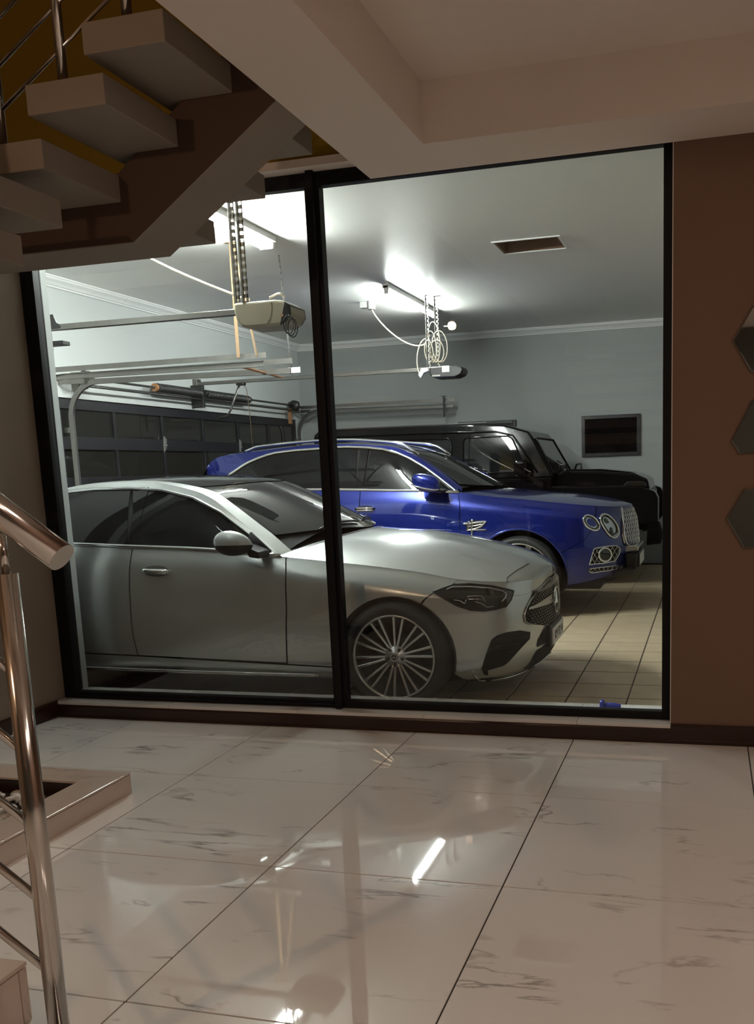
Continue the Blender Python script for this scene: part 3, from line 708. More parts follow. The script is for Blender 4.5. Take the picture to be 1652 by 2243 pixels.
# ================================================================== THE CARS
M['silver'] = paint('silver_metallic_paint', (0.53, 0.55, 0.545), 0.72, 0.28)
M['blue'] = paint('blue_metallic_paint', (0.0012, 0.012, 0.18), 0.55, 0.26)
M['black_paint'] = mat('black_gloss_paint', (0.003, 0.003, 0.0035), 0.06, spec=.14)
M['car_glass'] = mat('dark_tinted_car_glass', (0.007, 0.008, 0.009), 0.015, spec=0.25)
M['screen_glass'] = mat('grey_tinted_windscreen_glass', (0.016, 0.017, 0.017), 0.015, spec=0.5)
M['gap'] = mat('black_rubber_gap', (0.004, 0.004, 0.004), 0.8)
M['rubber'] = mat('tyre_rubber', (0.012, 0.012, 0.012), 0.65, bump=.1, bscale=120)
M['chrome'] = mat('chrome', (0.85, 0.86, 0.86), 0.06, 1.0)
M['satin'] = mat('satin_silver_trim', (0.62, 0.63, 0.63), 0.22, 1.0)
M['alloy'] = mat('polished_alloy', (0.55, 0.56, 0.56), 0.22, 0.95)
M['alloy_dark'] = mat('dark_wheel_inside', (0.010, 0.010, 0.011), 0.6, 0.2)
M['lamp_glass'] = mat('smoked_headlamp_glass', (0.022, 0.024, 0.025), 0.03, spec=.8)
M['lamp_clear'] = mat('clear_headlamp_reflector', (0.55, 0.57, 0.60), 0.10, 0.9)
M['mesh_black'] = mat('matt_black_mesh', (0.006, 0.006, 0.006), 0.7, spec=.2)
M['plate'] = mat('white_number_plate', (0.75, 0.76, 0.74), 0.4)
M['plate_ink'] = mat('black_plate_ink', (0.01, 0.01, 0.012), 0.5)
M['red_lamp'] = mat('red_tail_lamp', (0.25, 0.004, 0.004), 0.08)
M['amber'] = mat('smoked_amber_lens', (0.012, 0.010, 0.008), 0.2)

R_CAM = np.array([[r2.x, r2.y, r2.z], [-u2.x, -u2.y, -u2.z], [fwd.x, fwd.y, fwd.z]])
C_CAM = np.array([0, 0, 1.457])
def project(P):
    v = (P-C_CAM)@R_CAM.T
    return np.stack([F_PX*v[:, 0]/v[:, 2]+CX, F_PX*v[:, 1]/v[:, 2]+CY], 1)

def curve(pts):
    """smooth C1 curve through (t, value) points, vectorised; value scalar"""
    pts = sorted(pts); t = np.array([p[0] for p in pts], float); y = np.array([p[1] for p in pts], float)
    d = np.diff(y)/np.diff(t); m_ = np.empty_like(y)
    m_[0], m_[-1] = d[0], d[-1]
    h = np.diff(t)
    m_[1:-1] = (d[:-1]*h[1:]+d[1:]*h[:-1])/(h[1:]+h[:-1])
    def f(x):
        x = np.asarray(x, float); i = np.clip(np.searchsorted(t, x)-1, 0, len(t)-2)
        hh = t[i+1]-t[i]; s = (x-t[i])/hh
        lo = x < t[0]; hi = x > t[-1]
        r = (2*s**3-3*s**2+1)*y[i]+(s**3-2*s**2+s)*hh*m_[i]+(-2*s**3+3*s**2)*y[i+1]+(s**3-s**2)*hh*m_[i+1]
        r = np.where(lo, y[0]+(x-t[0])*m_[0], r); r = np.where(hi, y[-1]+(x-t[-1])*m_[-1], r)
        return r
    return f

class Lower:
    """body side wrapped round from rear centre to front centre: waterlines over levels"""
    def __init__(s, plan, levels, x_front, x_rear):
        P = np.array(plan, float); d = np.concatenate([[0], np.cumsum(np.hypot(*np.diff(P, axis=0).T))])
        s.fx, s.fy = curve(list(zip(d, P[:, 0]))), curve(list(zip(d, P[:, 1])))
        s.U = d[-1]; s.K = len(levels); s.ymax = P[:, 1].max(); s.xf, s.xr = x_front, x_rear
        s.lev = [(curve(z), curve(ins), fs, rs) for z, ins, fs, rs in levels]
        uu = np.linspace(0, s.U, 4000); xx = s.fx(uu)
        s._xx, s._uu = xx, uu
    def u_of_x(s, x): return np.interp(x, np.maximum.accumulate(s._xx), s._uu)
    def keys(s, u):
        u = np.clip(np.asarray(u, float), 0, s.U)
        x, y = s.fx(u), np.maximum(s.fy(u), 0)
        wf = np.clip((x-s.xf[0])/(s.xf[1]-s.xf[0]), 0, 1)**2; wr = np.clip((s.xr[0]-x)/(s.xr[0]-s.xr[1]), 0, 1)**2
        out = []
        for z, ins, fs, rs in s.lev:
            out.append(np.stack([x+fs*wf+rs*wr, y*(1-ins(x)/s.ymax), z(x)], -1))
        return np.array(out)
    def __call__(s, u, v, sign=-1):
        P = s.keys(u); K = s.K; v = np.clip(np.asarray(v, float), 0, K-1)
        i = np.clip(np.floor(v).astype(int), 0, K-2); t = (v-i)[:, None]; n = np.arange(len(i))
        g = lambda k: P[np.clip(k, 0, K-1), n]
        p0, p1, p2, p3 = g(i-1), g(i), g(i+1), g(i+2)
        m1 = np.where((i == 0)[:, None], p2-p1, (p2-p0)/2); m2 = np.where((i == K-2)[:, None], p2-p1, (p3-p1)/2)
        r = (2*t**3-3*t**2+1)*p1+(t**3-2*t**2+t)*m1+(-2*t**3+3*t**2)*p2+(t**3-t**2)*m2
        r[:, 1] *= sign
        return r
    def top(s, x):
        return s.keys(s.u_of_x(x))[-1]

class Crown:
    """surface z(x, r): r = lateral ratio, between side curve (y, z) and the centre line"""
    def __init__(s, ye, ze, zc, p): s.ye, s.ze, s.zc, s.p = ye, ze, zc, p
    def __call__(s, x, r, sign=-1):
        x = np.asarray(x, float); r = np.asarray(r, float)
        z0 = s.ze(x); zc = s.zc(x)
        return np.stack([x, sign*r*s.ye(x), z0+(zc-z0)*(1-np.abs(r)**s.p)], -1)

class SideGlass:
    def __init__(s, low, cy, cz, bulge=.02): s.low, s.cy, s.cz, s.b = low, cy, cz, bulge
    def __call__(s, x, t, sign=-1):
        x = np.asarray(x, float); t = np.asarray(t, float)
        B = s.low.top(x); y = B[:, 1]+(s.cy(x)-B[:, 1])*t+s.b*np.sin(np.pi*np.clip(t, 0, 1))
        return np.stack([x, sign*y, B[:, 2]+(s.cz(x)-B[:, 2])*t], -1)

def densify(poly, d, closed=True):
    out = []; n = len(poly)
    for i in range(n if closed else n-1):
        a = np.array(poly[i], float); b = np.array(poly[(i+1) % n], float); k = max(1, int(np.ceil(np.hypot(*(b-a))/d)))
        for j in range(k): out.append(tuple(a+(b-a)*j/k))
    if not closed: out.append(tuple(poly[-1]))
    return out
def smooth_closed(poly, n=6):
    """Catmull-Rom round a closed outline"""
    P = [np.array(p, float) for p in poly]; m_ = len(P); out = []
    for i in range(m_):
        p0, p1, p2, p3 = P[i-1], P[i], P[(i+1) % m_], P[(i+2) % m_]
        for k in range(n):
            t = k/n; out.append(tuple(.5*((2*p1)+(-p0+p2)*t+(2*p0-5*p1+4*p2-p3)*t*t+(-p0+3*p1-3*p2+p3)*t**3)))
    return out

class Inv:
    """find surface parameters of given targets: side view (x, z) or photograph pixels"""
    def __init__(s, fn, ur, vr, org, nu=170, nv=70):
        s.fn, s.ur, s.vr, s.org = fn, ur, vr, np.array(org, float)
        U, V = np.meshgrid(np.linspace(*ur, nu), np.linspace(*vr, nv), indexing='ij'); s.gu, s.gv = U.ravel(), V.ravel()
        s.P = fn(s.gu, s.gv)
    def ev(s, P, mode):
        if mode == 'xz': return P[:, [0, 2]]
        if mode == 'yz': return np.stack([-P[:, 1], P[:, 2]], 1)
        if mode == 'xy': return np.stack([P[:, 0], -P[:, 1]], 1)
        return project(P+s.org)
    def __call__(s, targets, mode='xz'):
        T = np.array(targets, float); G = s.ev(s.P, mode)
        k = np.array([np.argmin(((G-t)**2).sum(1)) for t in T]); u, v = s.gu[k].copy(), s.gv[k].copy()
        hu, hv = (s.ur[1]-s.ur[0])*1e-4, (s.vr[1]-s.vr[0])*1e-4
        for it in range(8):
            f = s.ev(s.fn(u, v), mode); fu = (s.ev(s.fn(u+hu, v), mode)-f)/hu; fv = (s.ev(s.fn(u, v+hv), mode)-f)/hv
            det = fu[:, 0]*fv[:, 1]-fu[:, 1]*fv[:, 0]; det = np.where(np.abs(det) < 1e-9, 1e9, det); e = T-f
            du = (e[:, 0]*fv[:, 1]-e[:, 1]*fv[:, 0])/det; dv = (fu[:, 0]*e[:, 1]-fu[:, 1]*e[:, 0])/det
            lim_u, lim_v = (s.ur[1]-s.ur[0])/25, (s.vr[1]-s.vr[0])/12
            u = np.clip(u+np.clip(du, -lim_u, lim_u), *s.ur); v = np.clip(v+np.clip(dv, -lim_v, lim_v), *s.vr)
        return list(zip(u, v))

def patch(name, m_, parent, items, thick=.012, off=0.0, flat_back=False, bevel=0):
    """items: (fn, uv polygon, du, dv, signs). Panels cut along their outline, lying on the body surface, with folded edges."""
    V, F, NRM = [], [], []
    for fn, poly, du, dv, signs in items:
        bm = bmesh.new()
        vs = []
        for p in poly:
            if vs and (Vector((p[0], p[1], 0))-vs[-1].co).length < 1e-7: continue
            vs.append(bm.verts.new((p[0], p[1], 0)))
        if (vs[0].co-vs[-1].co).length < 1e-7: bm.verts.remove(vs.pop())
        f = bm.faces.new(vs); bm.normal_update(); bmesh.ops.triangulate(bm, faces=[f], ngon_method='EAR_CLIP')
        for ax, st_ in ((0, du), (1, dv)):
            lo = min(p[ax] for p in poly); hi = max(p[ax] for p in poly); n = int((hi-lo)/st_)+1
            for k in range(1, n):
                c = lo+(hi-lo)*k/n; co = [0, 0, 0]; no = [0, 0, 0]; co[ax] = c; no[ax] = 1
                bmesh.ops.bisect_plane(bm, geom=bm.verts[:]+bm.edges[:]+bm.faces[:], dist=1e-7, plane_co=co, plane_no=no)
        bm.verts.ensure_lookup_table(); bm.verts.index_update()
        uv = np.array([v.co[:2] for v in bm.verts]); faces = [[v.index for v in f.verts] for f in bm.faces]
        bedges = [(e.verts[0].index, e.verts[1].index) for e in bm.edges if len(e.link_faces) == 1]
        bm.free()
        for sg in signs:
            u, v = uv[:, 0], uv[:, 1]; P = fn(u, v, sg)
            hu, hv = du*.05, dv*.05
            n_ = np.cross(fn(u+hu, v, sg)-fn(u-hu, v, sg), fn(u, v+hv, sg)-fn(u, v-hv, sg)); n_ /= np.maximum(np.linalg.norm(n_, axis=1), 1e-12)[:, None]
            c = P*np.array([.75, 0, 0])+np.array([0, 0, .45]); fl_ = np.sign(((P-c)*n_).sum(1)); 
            n_ *= (1 if (fl_ >= 0).mean() > .5 else -1)
            P = P+n_*off; b = len(V); nn = len(P)
            V += P.tolist(); NRM += n_.tolist()
            # orientation of faces
            for fc in faces:
                a, b_, c_ = P[fc[0]], P[fc[1]], P[fc[2]]
                g = np.cross(b_-a, c_-a)
                F.append([b+i for i in (fc if g@n_[fc[0]] >= 0 else fc[::-1])])
            if thick:
                # folded edge: own vertices so that the rim is crisp
                cen = P.mean(0)
                bi = sorted(set(i for e in bedges for i in e)); mp_ = {i: j for j, i in enumerate(bi)}
                b2 = len(V); top = P[bi]; bot = P[bi]-n_[bi]*thick
                V += top.tolist()+bot.tolist()
                sn = {}
                for i, j in bedges:
                    d_ = P[j]-P[i]; o_ = np.cross(d_, n_[i]); o_ /= max(np.linalg.norm(o_), 1e-9)
                    # outward: away from the face's third vertices is unknown, use the centroid of the panel
                    if o_@((P[i]+P[j])/2-cen) < 0: o_ = -o_
                    for q in (i, j): sn[q] = sn.get(q, 0)+o_
                NN = np.array([sn[i]/max(np.linalg.norm(sn[i]), 1e-9) for i in bi]); NRM += NN.tolist()+NN.tolist()
                for i, j in bedges: F.append([b2+mp_[i], b2+mp_[j], b2+len(bi)+mp_[j], b2+len(bi)+mp_[i]])
    me = bpy.data.meshes.new(name); me.from_pydata(V, [], F); me.validate()
    me.polygons.foreach_set('use_smooth', [True]*len(me.polygons))
    if len(me.vertices) == len(NRM): me.normals_split_custom_set_from_vertices(NRM)
    me.materials.append(M[m_]); o = bpy.data.objects.new(name, me); COL.objects.link(o); o.parent = parent
    return o
def arc(cx, cz, r, a0, a1, n=24): return [(cx+r*math.cos(math.radians(a0+(a1-a0)*k/n)), cz+r*math.sin(math.radians(a0+(a1-a0)*k/n))) for k in range(n+1)]
def on(fn, uv, sign, off=0.0):
    u = np.array([p[0] for p in uv]); v = np.array([p[1] for p in uv]); h = 1e-3
    P = fn(u, v, sign); n_ = np.cross(fn(u+h, v, sign)-fn(u-h, v, sign), fn(u, v+h, sign)-fn(u, v-h, sign)); n_ /= np.linalg.norm(n_, axis=1)[:, None]
    c = P*np.array([.75, 0, 0])+np.array([0, 0, .45]); n_ *= np.where(((P-c)*n_).sum(1) >= 0, 1, -1)[:, None]
    return [Vector(p) for p in (P+n_*off)]

# ------------------------------------------------------------------ wheels
def make_wheel(parent, R, w, rr, nsp, style, paint_='alloy'):
    """wheel whose outer face looks towards -y, origin at the hub centre"""
    t = MB().lathe([(rr-.004, -w/2+.018), (rr+.004, -w/2+.004), (rr+.022, -w/2-.004), (rr+.05, -w/2-.001), (R-.02, -w/2+.010), (R-.006, -w/2+.022), (R, -w/2+.045), (R, w/2-.045), (R-.02, w/2-.01), (rr+.05, w/2), (rr, w/2-.01)], 'y', (0, 0, 0), 64).build('wheel', 'rubber', parent)
    MB().lathe([(rr+.002, -w/2+.012), (rr+.002, -w/2-.002), (rr-.004, -w/2-.006), (rr-.012, -w/2-.001), (rr-.016, -w/2+.03), (rr-.03, -w/2+.07), (rr-.035, w/2-.01)], 'y', (0, 0, 0), 64).build('rim', paint_, t)
    MB().lathe([(0, .01), (rr-.03, .01)], 'y', (0, 0, 0), 40).build('brake_disc', 'alloy_dark', t)
    MB().lathe([(0, -.02), (rr*.62, -.02), (rr*.62, .0)], 'y', (0, 0, 0), 40).build('brake_disc', 'alloy_dark', t)
    yf = -w/2+.016
    sp = None
    for k in range(nsp):
        a = 2*math.pi*k/nsp
        if sp is None:
            m_ = MB(); r0, r1 = rr*.24, rr-.008
            if style == 0:
                w0, w1 = .0062, .0078
                for (ra, rb, wa, wb, ya, yb) in ((r0, r1, w0, w1, yf+.012, yf-.010),):
                    m_.add([(ra, ya, -wa), (ra, ya, wa), (rb, yb, wb), (rb, yb, -wb), (ra, ya+.03, -wa*1.6), (ra, ya+.03, wa*1.6), (rb, yb+.03, wb*1.6), (rb, yb+.03, -wb*1.6)],
                           [(0, 1, 2, 3), (0, 4, 5, 1), (1, 5, 6, 2), (2, 6, 7, 3), (3, 7, 4, 0), (4, 7, 6, 5)])
            else:
                w0, w1 = .030, .018
                m_.add([(r0, yf+.01, -w0), (r0, yf+.01, w0), (r1, yf-.006, w1*1.5), (r1, yf-.006, -w1*1.5), (r0, yf+.05, -w0), (r0, yf+.05, w0), (r1, yf+.04, w1*1.5), (r1, yf+.04, -w1*1.5)],
                       [(0, 1, 2, 3), (0, 4, 5, 1), (1, 5, 6, 2), (2, 6, 7, 3), (3, 7, 4, 0), (4, 7, 6, 5)])
            sp = m_.build('spoke', paint_, t, .002, 1); o = sp
        else: o = dup(sp, t)
        if style == 0: o.rotation_euler = (0, a+(.035 if k % 2 else -.035), 0)
        else: o.rotation_euler = (0, a, 0)
    MB().lathe([(0, yf-.004), (.026, yf-.004), (.031, yf), (.034, yf+.006), (.062, yf+.012), (.070, yf+.03)], 'y', (0, 0, 0), 40).build('hub', paint_, t)
    MB().lathe([(0, yf-.0055), (.024, yf-.0055), (.026, yf-.003)], 'y', (0, 0, 0), 32).build('hub_cap', 'alloy_dark', t)
    bl = None
    for k in range(5):
        a = 2*math.pi*k/5+.3
        m_ = MB().cyl((.052, yf+.004, 0), (.052, yf+.03, 0), .009, 12)
        if bl is None: bl = m_.build('bolt', 'alloy_dark', t); o = bl
        else: o = dup(bl, t)
        o.rotation_euler = (0, a, 0)
    return t
def star_emblem(mb, c, R, axis, t=.004, d=-1):
    """ring with a three pointed star; axis 'y' faces -y, axis 'x' faces +x"""
    def P(a, b, h): return (c[0]+a, c[1]+d*h, c[2]+b) if axis == 'y' else (c[0]+h, c[1]+a, c[2]+b)
    n = 36
    ring = []
    for i in range(n):
        an = 2*math.pi*i/n
        for (rr_, h) in ((R, 0), (R, t), (R*.87, t), (R*.87, 0)): ring.append(P(rr_*math.cos(an), rr_*math.sin(an), h))
    mb.add(ring, [(i*4+j, ((i+1) % n)*4+j, ((i+1) % n)*4+(j+1) % 4, i*4+(j+1) % 4) for i in range(n) for j in range(4)])
    st_ = []
    for i in range(6):
        an = math.pi/2+math.pi/3*i; rr_ = R*.92 if i % 2 == 0 else R*.17; st_.append((rr_*math.cos(an), rr_*math.sin(an)))
    mb.add([P(a, b, t*.3) for a, b in st_]+[P(0, 0, t*1.6)], [(i, (i+1) % 6, 6) for i in range(6)])
def text_mesh(name, s, size, m_, parent, mw, depth=.001):
    cu = bpy.data.curves.new(name, 'FONT'); cu.body = s; cu.size = size; cu.extrude = depth; cu.align_x = 'CENTER'; cu.align_y = 'CENTER'
    ob = bpy.data.objects.new(name, cu); COL.objects.link(ob)
    dg = bpy.context.evaluated_depsgraph_get(); me = bpy.data.meshes.new_from_object(ob.evaluated_get(dg))
    bpy.data.objects.remove(ob); o = bpy.data.objects.new(name, me); COL.objects.link(o); me.materials.clear(); me.materials.append(M[m_])
    o.parent = parent; o.matrix_local = mw; return o
# ------------------------------------------------------------------ silver saloon
def wheel_at(proto, parent, x, z, hy, sign, first=False):
    """place a wheel (or a copy of it) on one side of the car"""
    w = proto if first else dup_tree(proto, parent)
    w.location = (x, sign*hy, z)
    if sign > 0: w.rotation_euler = (0, 0, math.pi)
    return w
def arch_liner(parent, x, z, r, y0, y1, sign):
    m_ = MB(); n = 20; a = [math.pi*(-.08+1.16*k/n) for k in range(n+1)]
    vs = [(x+r*math.cos(t), sign*yy, z+r*math.sin(t)) for yy in (y0, y1) for t in a]
    m_.add(vs, [(k, k+1, n+2+k, n+1+k) for k in range(n)]); m_.add([(x, sign*y1, z)]+vs[n+1:], [(0, k+1, k+2) for k in range(n)])
    return m_.build('wheel_arch_liner', 'gap', parent)

def silver_car():
    ORG = (-1.815, 6.02, ZF)
    E_ = empty('saloon_car', ORG); tag(E_, 'silver saloon car with multi-spoke wheels parked right behind the window', 'car')
    plan = [(-3.905, 0), (-3.895, .30), (-3.86, .55), (-3.76, .74), (-3.55, .845), (-3.2, .888), (-2.6, .908), (-1.8, .912), (-.9, .912), (-.3, .908), (.1, .896), (.35, .866), (.52, .805), (.66, .70), (.75, .53), (.805, .30), (.825, 0)]
    c_ = lambda v: [(-4, v), (1, v)]
    levels = [
        (c_(.165), c_(.13), -.10, .10), (c_(.205), c_(.052), -.035, .04), (c_(.30), c_(.014), -.005, .01), (c_(.50), c_(0), 0, 0), (c_(.66), c_(.006), -.008, -.0),
        ([(-3.9, .86), (-2.9, .885), (-1.8, .87), (-.7, .83), (0, .765), (.35, .715), (.6, .69), (.855, .665)], c_(.024), -.018, .02),
        ([(-3.9, .97), (-3.2, 1.035), (-2.3, 1.035), (-1.78, 1.012), (-1.2, .985), (-.75, .945), (-.345, .900), (-.13, .875), (.19, .828), (.365, .792), (.55, .770), (.7, .755), (.82, .742), (.855, .735)],
         [(-3.9, .08), (-3.2, .085), (-1.8, .07), (-.75, .078), (-.3, .100), (.2, .115), (.5, .10), (.855, .08)], -.008, .05)]
    low = Lower(plan, levels, (.25, .855), (-3.4, -3.9))
    U = low.U; X = lambda x: float(low.u_of_x(x)); INV = Inv(low, (X(-2.9), U), (0, 6), ORG)
    iv = lambda t, mode='px', d=None: INV(densify(t, d) if d else t, mode)
    du, dv = .07, .34
    cx_, cz_ = curve([(-3.4, .66), (-2.95, .60), (-2.7, .592), (-2.475, .59), (-2.25, .595), (-1.95, .60), (-1.66, .61), (-1.475, .625), (-1.296, .65), (-1.11, .685), (-.94, .725), (-.81, .758), (-.6, .80), (-.35, .85)]), \
        curve([(-3.4, 1.02), (-2.95, 1.24), (-2.7, 1.33), (-2.475, 1.387), (-2.25, 1.420), (-1.95, 1.427), (-1.66, 1.408), (-1.475, 1.372), (-1.296, 1.317), (-1.11, 1.192), (-.94, 1.075), (-.81, .990), (-.6, .855), (-.35, .70)])
    zc = curve([(-3.5, .98), (-3.25, 1.085), (-3.0, 1.20), (-2.7, 1.335), (-2.4, 1.425), (-2.1, 1.455), (-1.7, 1.456), (-1.4, 1.436), (-1.136, 1.400), (-1.0, 1.345), (-.8, 1.252), (-.6, 1.152), (-.4, 1.048), (-.3, .99)])
    Top = Crown(cx_, cz_, zc, 2.4); SG = SideGlass(low, cx_, cz_)
    zh = curve([(-.9, 1.10), (-.45, 1.058), (-.355, 1.05), (0, 1.022), (.3, .97), (.6, .888), (.75, .828), (.815, .785), (.85, .737)])
    zd = curve([(-3.95, .965), (-3.85, 1.0), (-3.6, 1.045), (-3.2, 1.08)])
    def Hood(u, r, sign=-1):
        P = low.keys(u)[-1]; r = np.asarray(r, float); z = P[:, 2]+np.maximum(zh(P[:, 0])-P[:, 2], 0)*(1-np.abs(r)**2.3)
        return np.stack([P[:, 0], sign*r*P[:, 1], z], -1)
    def Deck(u, r, sign=-1):
        P = low.keys(u)[-1]; r = np.asarray(r, float); z = P[:, 2]+np.maximum(zd(P[:, 0])-P[:, 2], 0)*(1-np.abs(r)**3)
        return np.stack([P[:, 0], sign*r*P[:, 1], z], -1)
    IG = Inv(SG, (-2.9, -.7), (0, 1.0), ORG); IT = Inv(Top, (-2.9, -.35), (0, 1.0), ORG); IH = Inv(Hood, (X(-.9), U), (0, 1.0), ORG)
    B2 = (-1, 1)
    AR, WZ = .372, .335
    # dark core behind the panels
    rear_ax = -2.865
    A1 = arc(0, WZ, AR+.004, -20, 200); A2 = arc(rear_ax, WZ, AR+.004, -20, 200)
    vtop = 6.0
    core = [(X(-3.0), 6), (X(-2.2), 6), (X(-1.0), 6), (X(0), 6), (U, 6), (U, 0), (X(.42), 0)]+INV(A1, 'xz')+[(X(-.42), 0), (X(-2.4), 0)]
    INVr = Inv(low, (0, X(-2.0)), (0, 6), ORG)
    corer = [(0, 6), (X(-3.0), 6), (X(-2.4), 6), (X(-2.4), 0)]+INVr(A2, 'xz')+[(X(-3.3), 0), (0, 0)]
    patch('body_core', 'gap', E_, [(low, core, .12, .6, B2), (low, corer, .12, .6, B2), (Top, [(-3.3, 0), (-3.3, 1), (-.75, 1), (-.42, 0)], .1, .2, B2),
        (SG, [(-3.1, 0), (-3.1, 1), (-.85, 1), (-.76, 0)], .1, .25, B2), (Hood, [(X(-.8), 0), (X(-.8), 1), (U-.01, 1), (U-.01, 0)], .1, .2, B2)], 0, -.016)
    MB().box(-3.6, .55, -.70, .70, .15, .24).build('underbody', 'gap', E_, .02)
    # side panels
    top_line = lambda a, b, n=14: [(x, float(low.top(np.array([x]))[0, 2])-.003) for x in np.linspace(a, b, n)]
    fdoor = [(-.698, .930), (-.684, .85), (-.683, .63), (-.708, .290), (-1.752, .318), (-1.770, .454), (-1.770, .745), (-1.760, 1.0)]+top_line(-1.758, -.705)
    patch('front_door', 'silver', E_, [(low, INV(densify(fdoor, .08), 'xz'), du, dv, B2)])
    rdoor = [(-1.768, 1.0), (-1.779, .745), (-1.779, .454), (-1.761, .318), (-2.40, .332), (-2.46, .50), (-2.60, .66), (-2.70, .80), (-2.74, 1.02)]+top_line(-2.74, -1.764)
    patch('rear_door', 'silver', E_, [(low, INV(densify(rdoor, .08), 'xz'), du, dv, B2)])
    a0 = [p for p in A1]
    fend_arch = [p for p in arc(0, WZ, AR, 190, 62, 30)]
    seam = [(973, 1296.5), (948, 1297.5)]
    fe = INV(densify([(-.690, .928), (-.675, .85), (-.674, .63), (-.698, .282), (-.39, .27)]+fend_arch, .06, False), 'xz')+iv([(948, 1299), (949, 1296), (962, 1291.5), (985, 1283)])+[(X(.385), 6.0), (X(.2), 6.0), (X(-.1), 6.0), (X(-.4), 6.0), (X(-.688), 6.0)]
    patch('front_fender', 'silver', E_, [(low, fe, .05, .25, B2)], .03)
    sillp = [(-.39, .262), (-.704, .272), (-1.752, .308), (-2.40, .322), (-2.47, .22), (-2.40, .185), (-.40, .178)]
    patch('side_sill', 'silver', E_, [(low, INV(densify(sillp, .1), 'xz'), du, .2, B2)], .02)
    for sg in B2:
        MB().tube([Vector((x, sg*(.882+.018*math.sin(math.pi*(x+2.35)/1.85)), .222-.012*(x+2.35)/1.85)) for x in np.linspace(-2.35, -.50, 24)], .013, 8).build('sill_blade', 'satin', E_)
    quarter = [(-2.746, 1.03), (-2.706, .80), (-2.606, .655)]+arc(rear_ax, WZ, AR, 60, -14, 20)+[(-3.4, .25), (-3.6, .25), (-3.6, .9), (-3.5, 1.0)]
    q = INVr(densify([(-2.748, 1.02), (-2.706, .80), (-2.608, .66)]+arc(rear_ax, WZ, AR, 46, 196, 24), .08, False), 'xz')+[(X(-3.5), .6), (0, .6), (0, 6), (X(-3.6), 6), (X(-3.2), 6)]
    patch('rear_quarter', 'silver', E_, [(low, q, .07, .34, B2)], .02)
    # front bumper round to the nose
    bz = arc(0, WZ, AR, 60, -16, 26)
    bu = INV(densify(bz, .05, False), 'xz')[::-1][::-1]+[(X(.42), .55), (X(.6), .6), (X(.78), .62), (U, .65), (U, 6), (X(.80), 6), (X(.62), 6), (X(.388), 6)]+iv([(985, 1284.5), (962, 1294), (951, 1299)])
    patch('front_bumper', 'silver', E_, [(low, bu, .045, .22, B2)], .03)
    # hood and its front shut line
    cow = [(X(-.70-.02+.31*(1-(r/1.0)**2)), r) for r in np.linspace(1, 0, 9)]
    hp = cow+[(U-.0005, 0), (U-.0005, 1.0), (X(.7), 1.0), (X(.3), 1.0), (X(-.2), 1.0)]
    patch('hood', 'silver', E_, [(Hood, hp, .05, .10, B2)], .01, .002)
    hl = iv2 = IH(densify([(1109, 1287), (1111, 1266), (1130, 1251), (1158, 1235)], 8, False), 'px')
    for sg in B2: MB().tube(on(Hood, hl, sg, .0025), .0022, 6).build('hood_gap', 'gap', E_)
    # greenhouse
    wtop = [(128, 1088), (148, 1077), (208, 1071.5), (289, 1070), (357, 1074), (424, 1091), (484, 1122.9), (539, 1165), (585, 1203), (606, 1220)]
    gt_ = IG(wtop, 'px')
    def g(l): return IG(l, 'px')
    fw = g(densify([(291, 1074), (330, 1075.5), (357, 1078.5), (400, 1087.5), (424, 1096), (455, 1111), (484, 1127.5), (510, 1147), (539, 1169.5), (570, 1193), (592, 1212)], 12, False))+[(-.80, .01), (-1.2, .01), (-1.735, .01)]
    patch('side_window', 'car_glass', E_, [(SG, fw, .06, .15, B2)], .006, -.003)
    rw = [(-1.80, .012), (-2.2, .012), (-2.62, .012), (-2.72, .3), (-2.66, .62), (-2.5, .86), (-2.3, .93)]+g([(208, 1075.5), (250, 1074), (285, 1074)])
    patch('side_window', 'car_glass', E_, [(SG, rw, .06, .15, B2)], .006, -.003)
    patch('quarter_window', 'car_glass', E_, [(SG, [(-2.66, .02), (-2.95, .06), (-2.86, .45), (-2.72, .70), (-2.70, .72), (-2.76, .32)], .06, .15, B2)], .006, -.003)
    patch('door_pillar', 'car_glass', E_, [(SG, [(-1.738, .01), (-1.797, .01), (-1.815, .93), (-1.745, .93)], .06, .15, B2)], .006, .001)
    for sg in B2:
        full = g(densify(wtop[2:], 10, False))
        pre = [(-2.96, .08), (-2.9, .42), (-2.78, .70), (-2.6, .86), (-2.42, .93)]
        MB().tube(on(SG, pre+full, sg, .001), .0105, 8).build('window_trim', 'satin', E_)
        MB().tube([Vector((x, sg*(float(low.top(np.array([x]))[0, 1])+.002), float(low.top(np.array([x]))[0, 2])+.006)) for x in np.linspace(-2.97, -.735, 40)], .014, 8).build('window_trim', 'satin', E_)
    # silver roof rail and pillar: strip on the side plus strip on the top
    railt = [(-3.30, .905), (-3.30, 1.0), (-2.6, 1.0), (-1.8, 1.0), (-1.2, 1.0), (-.72, 1.0), (-.70, .93), (-.86, .905), (-1.05, .90), (-1.4, .885), (-1.8, .89), (-2.6, .89)]
    gs = g(densify([(128, 1084), (148, 1073.5), (208, 1068), (289, 1066.5), (357, 1070.5), (424, 1087), (484, 1119), (539, 1161), (585, 1199), (608, 1217)], 12, False))
    patch('roof_pillar', 'silver', E_, [(Top, railt, .05, .05, B2), (SG, gs+[(-.73, 1.0), (-1.2, 1.0), (-1.8, 1.0), (-2.5, 1.0), (-3.2, 1.0), (-3.2, .2), (-3.0, .1), (-2.93, .45), (-2.8, .74), (-2.62, .90)], .05, .2, B2)], .006, .001)
    hx_ = lambda r: -1.13-.30*(r/.9)**2
    bx_ = lambda r: -.44-.40*(abs(r)/.9)**1.8
    rr_ = np.linspace(-.895, .895, 19)
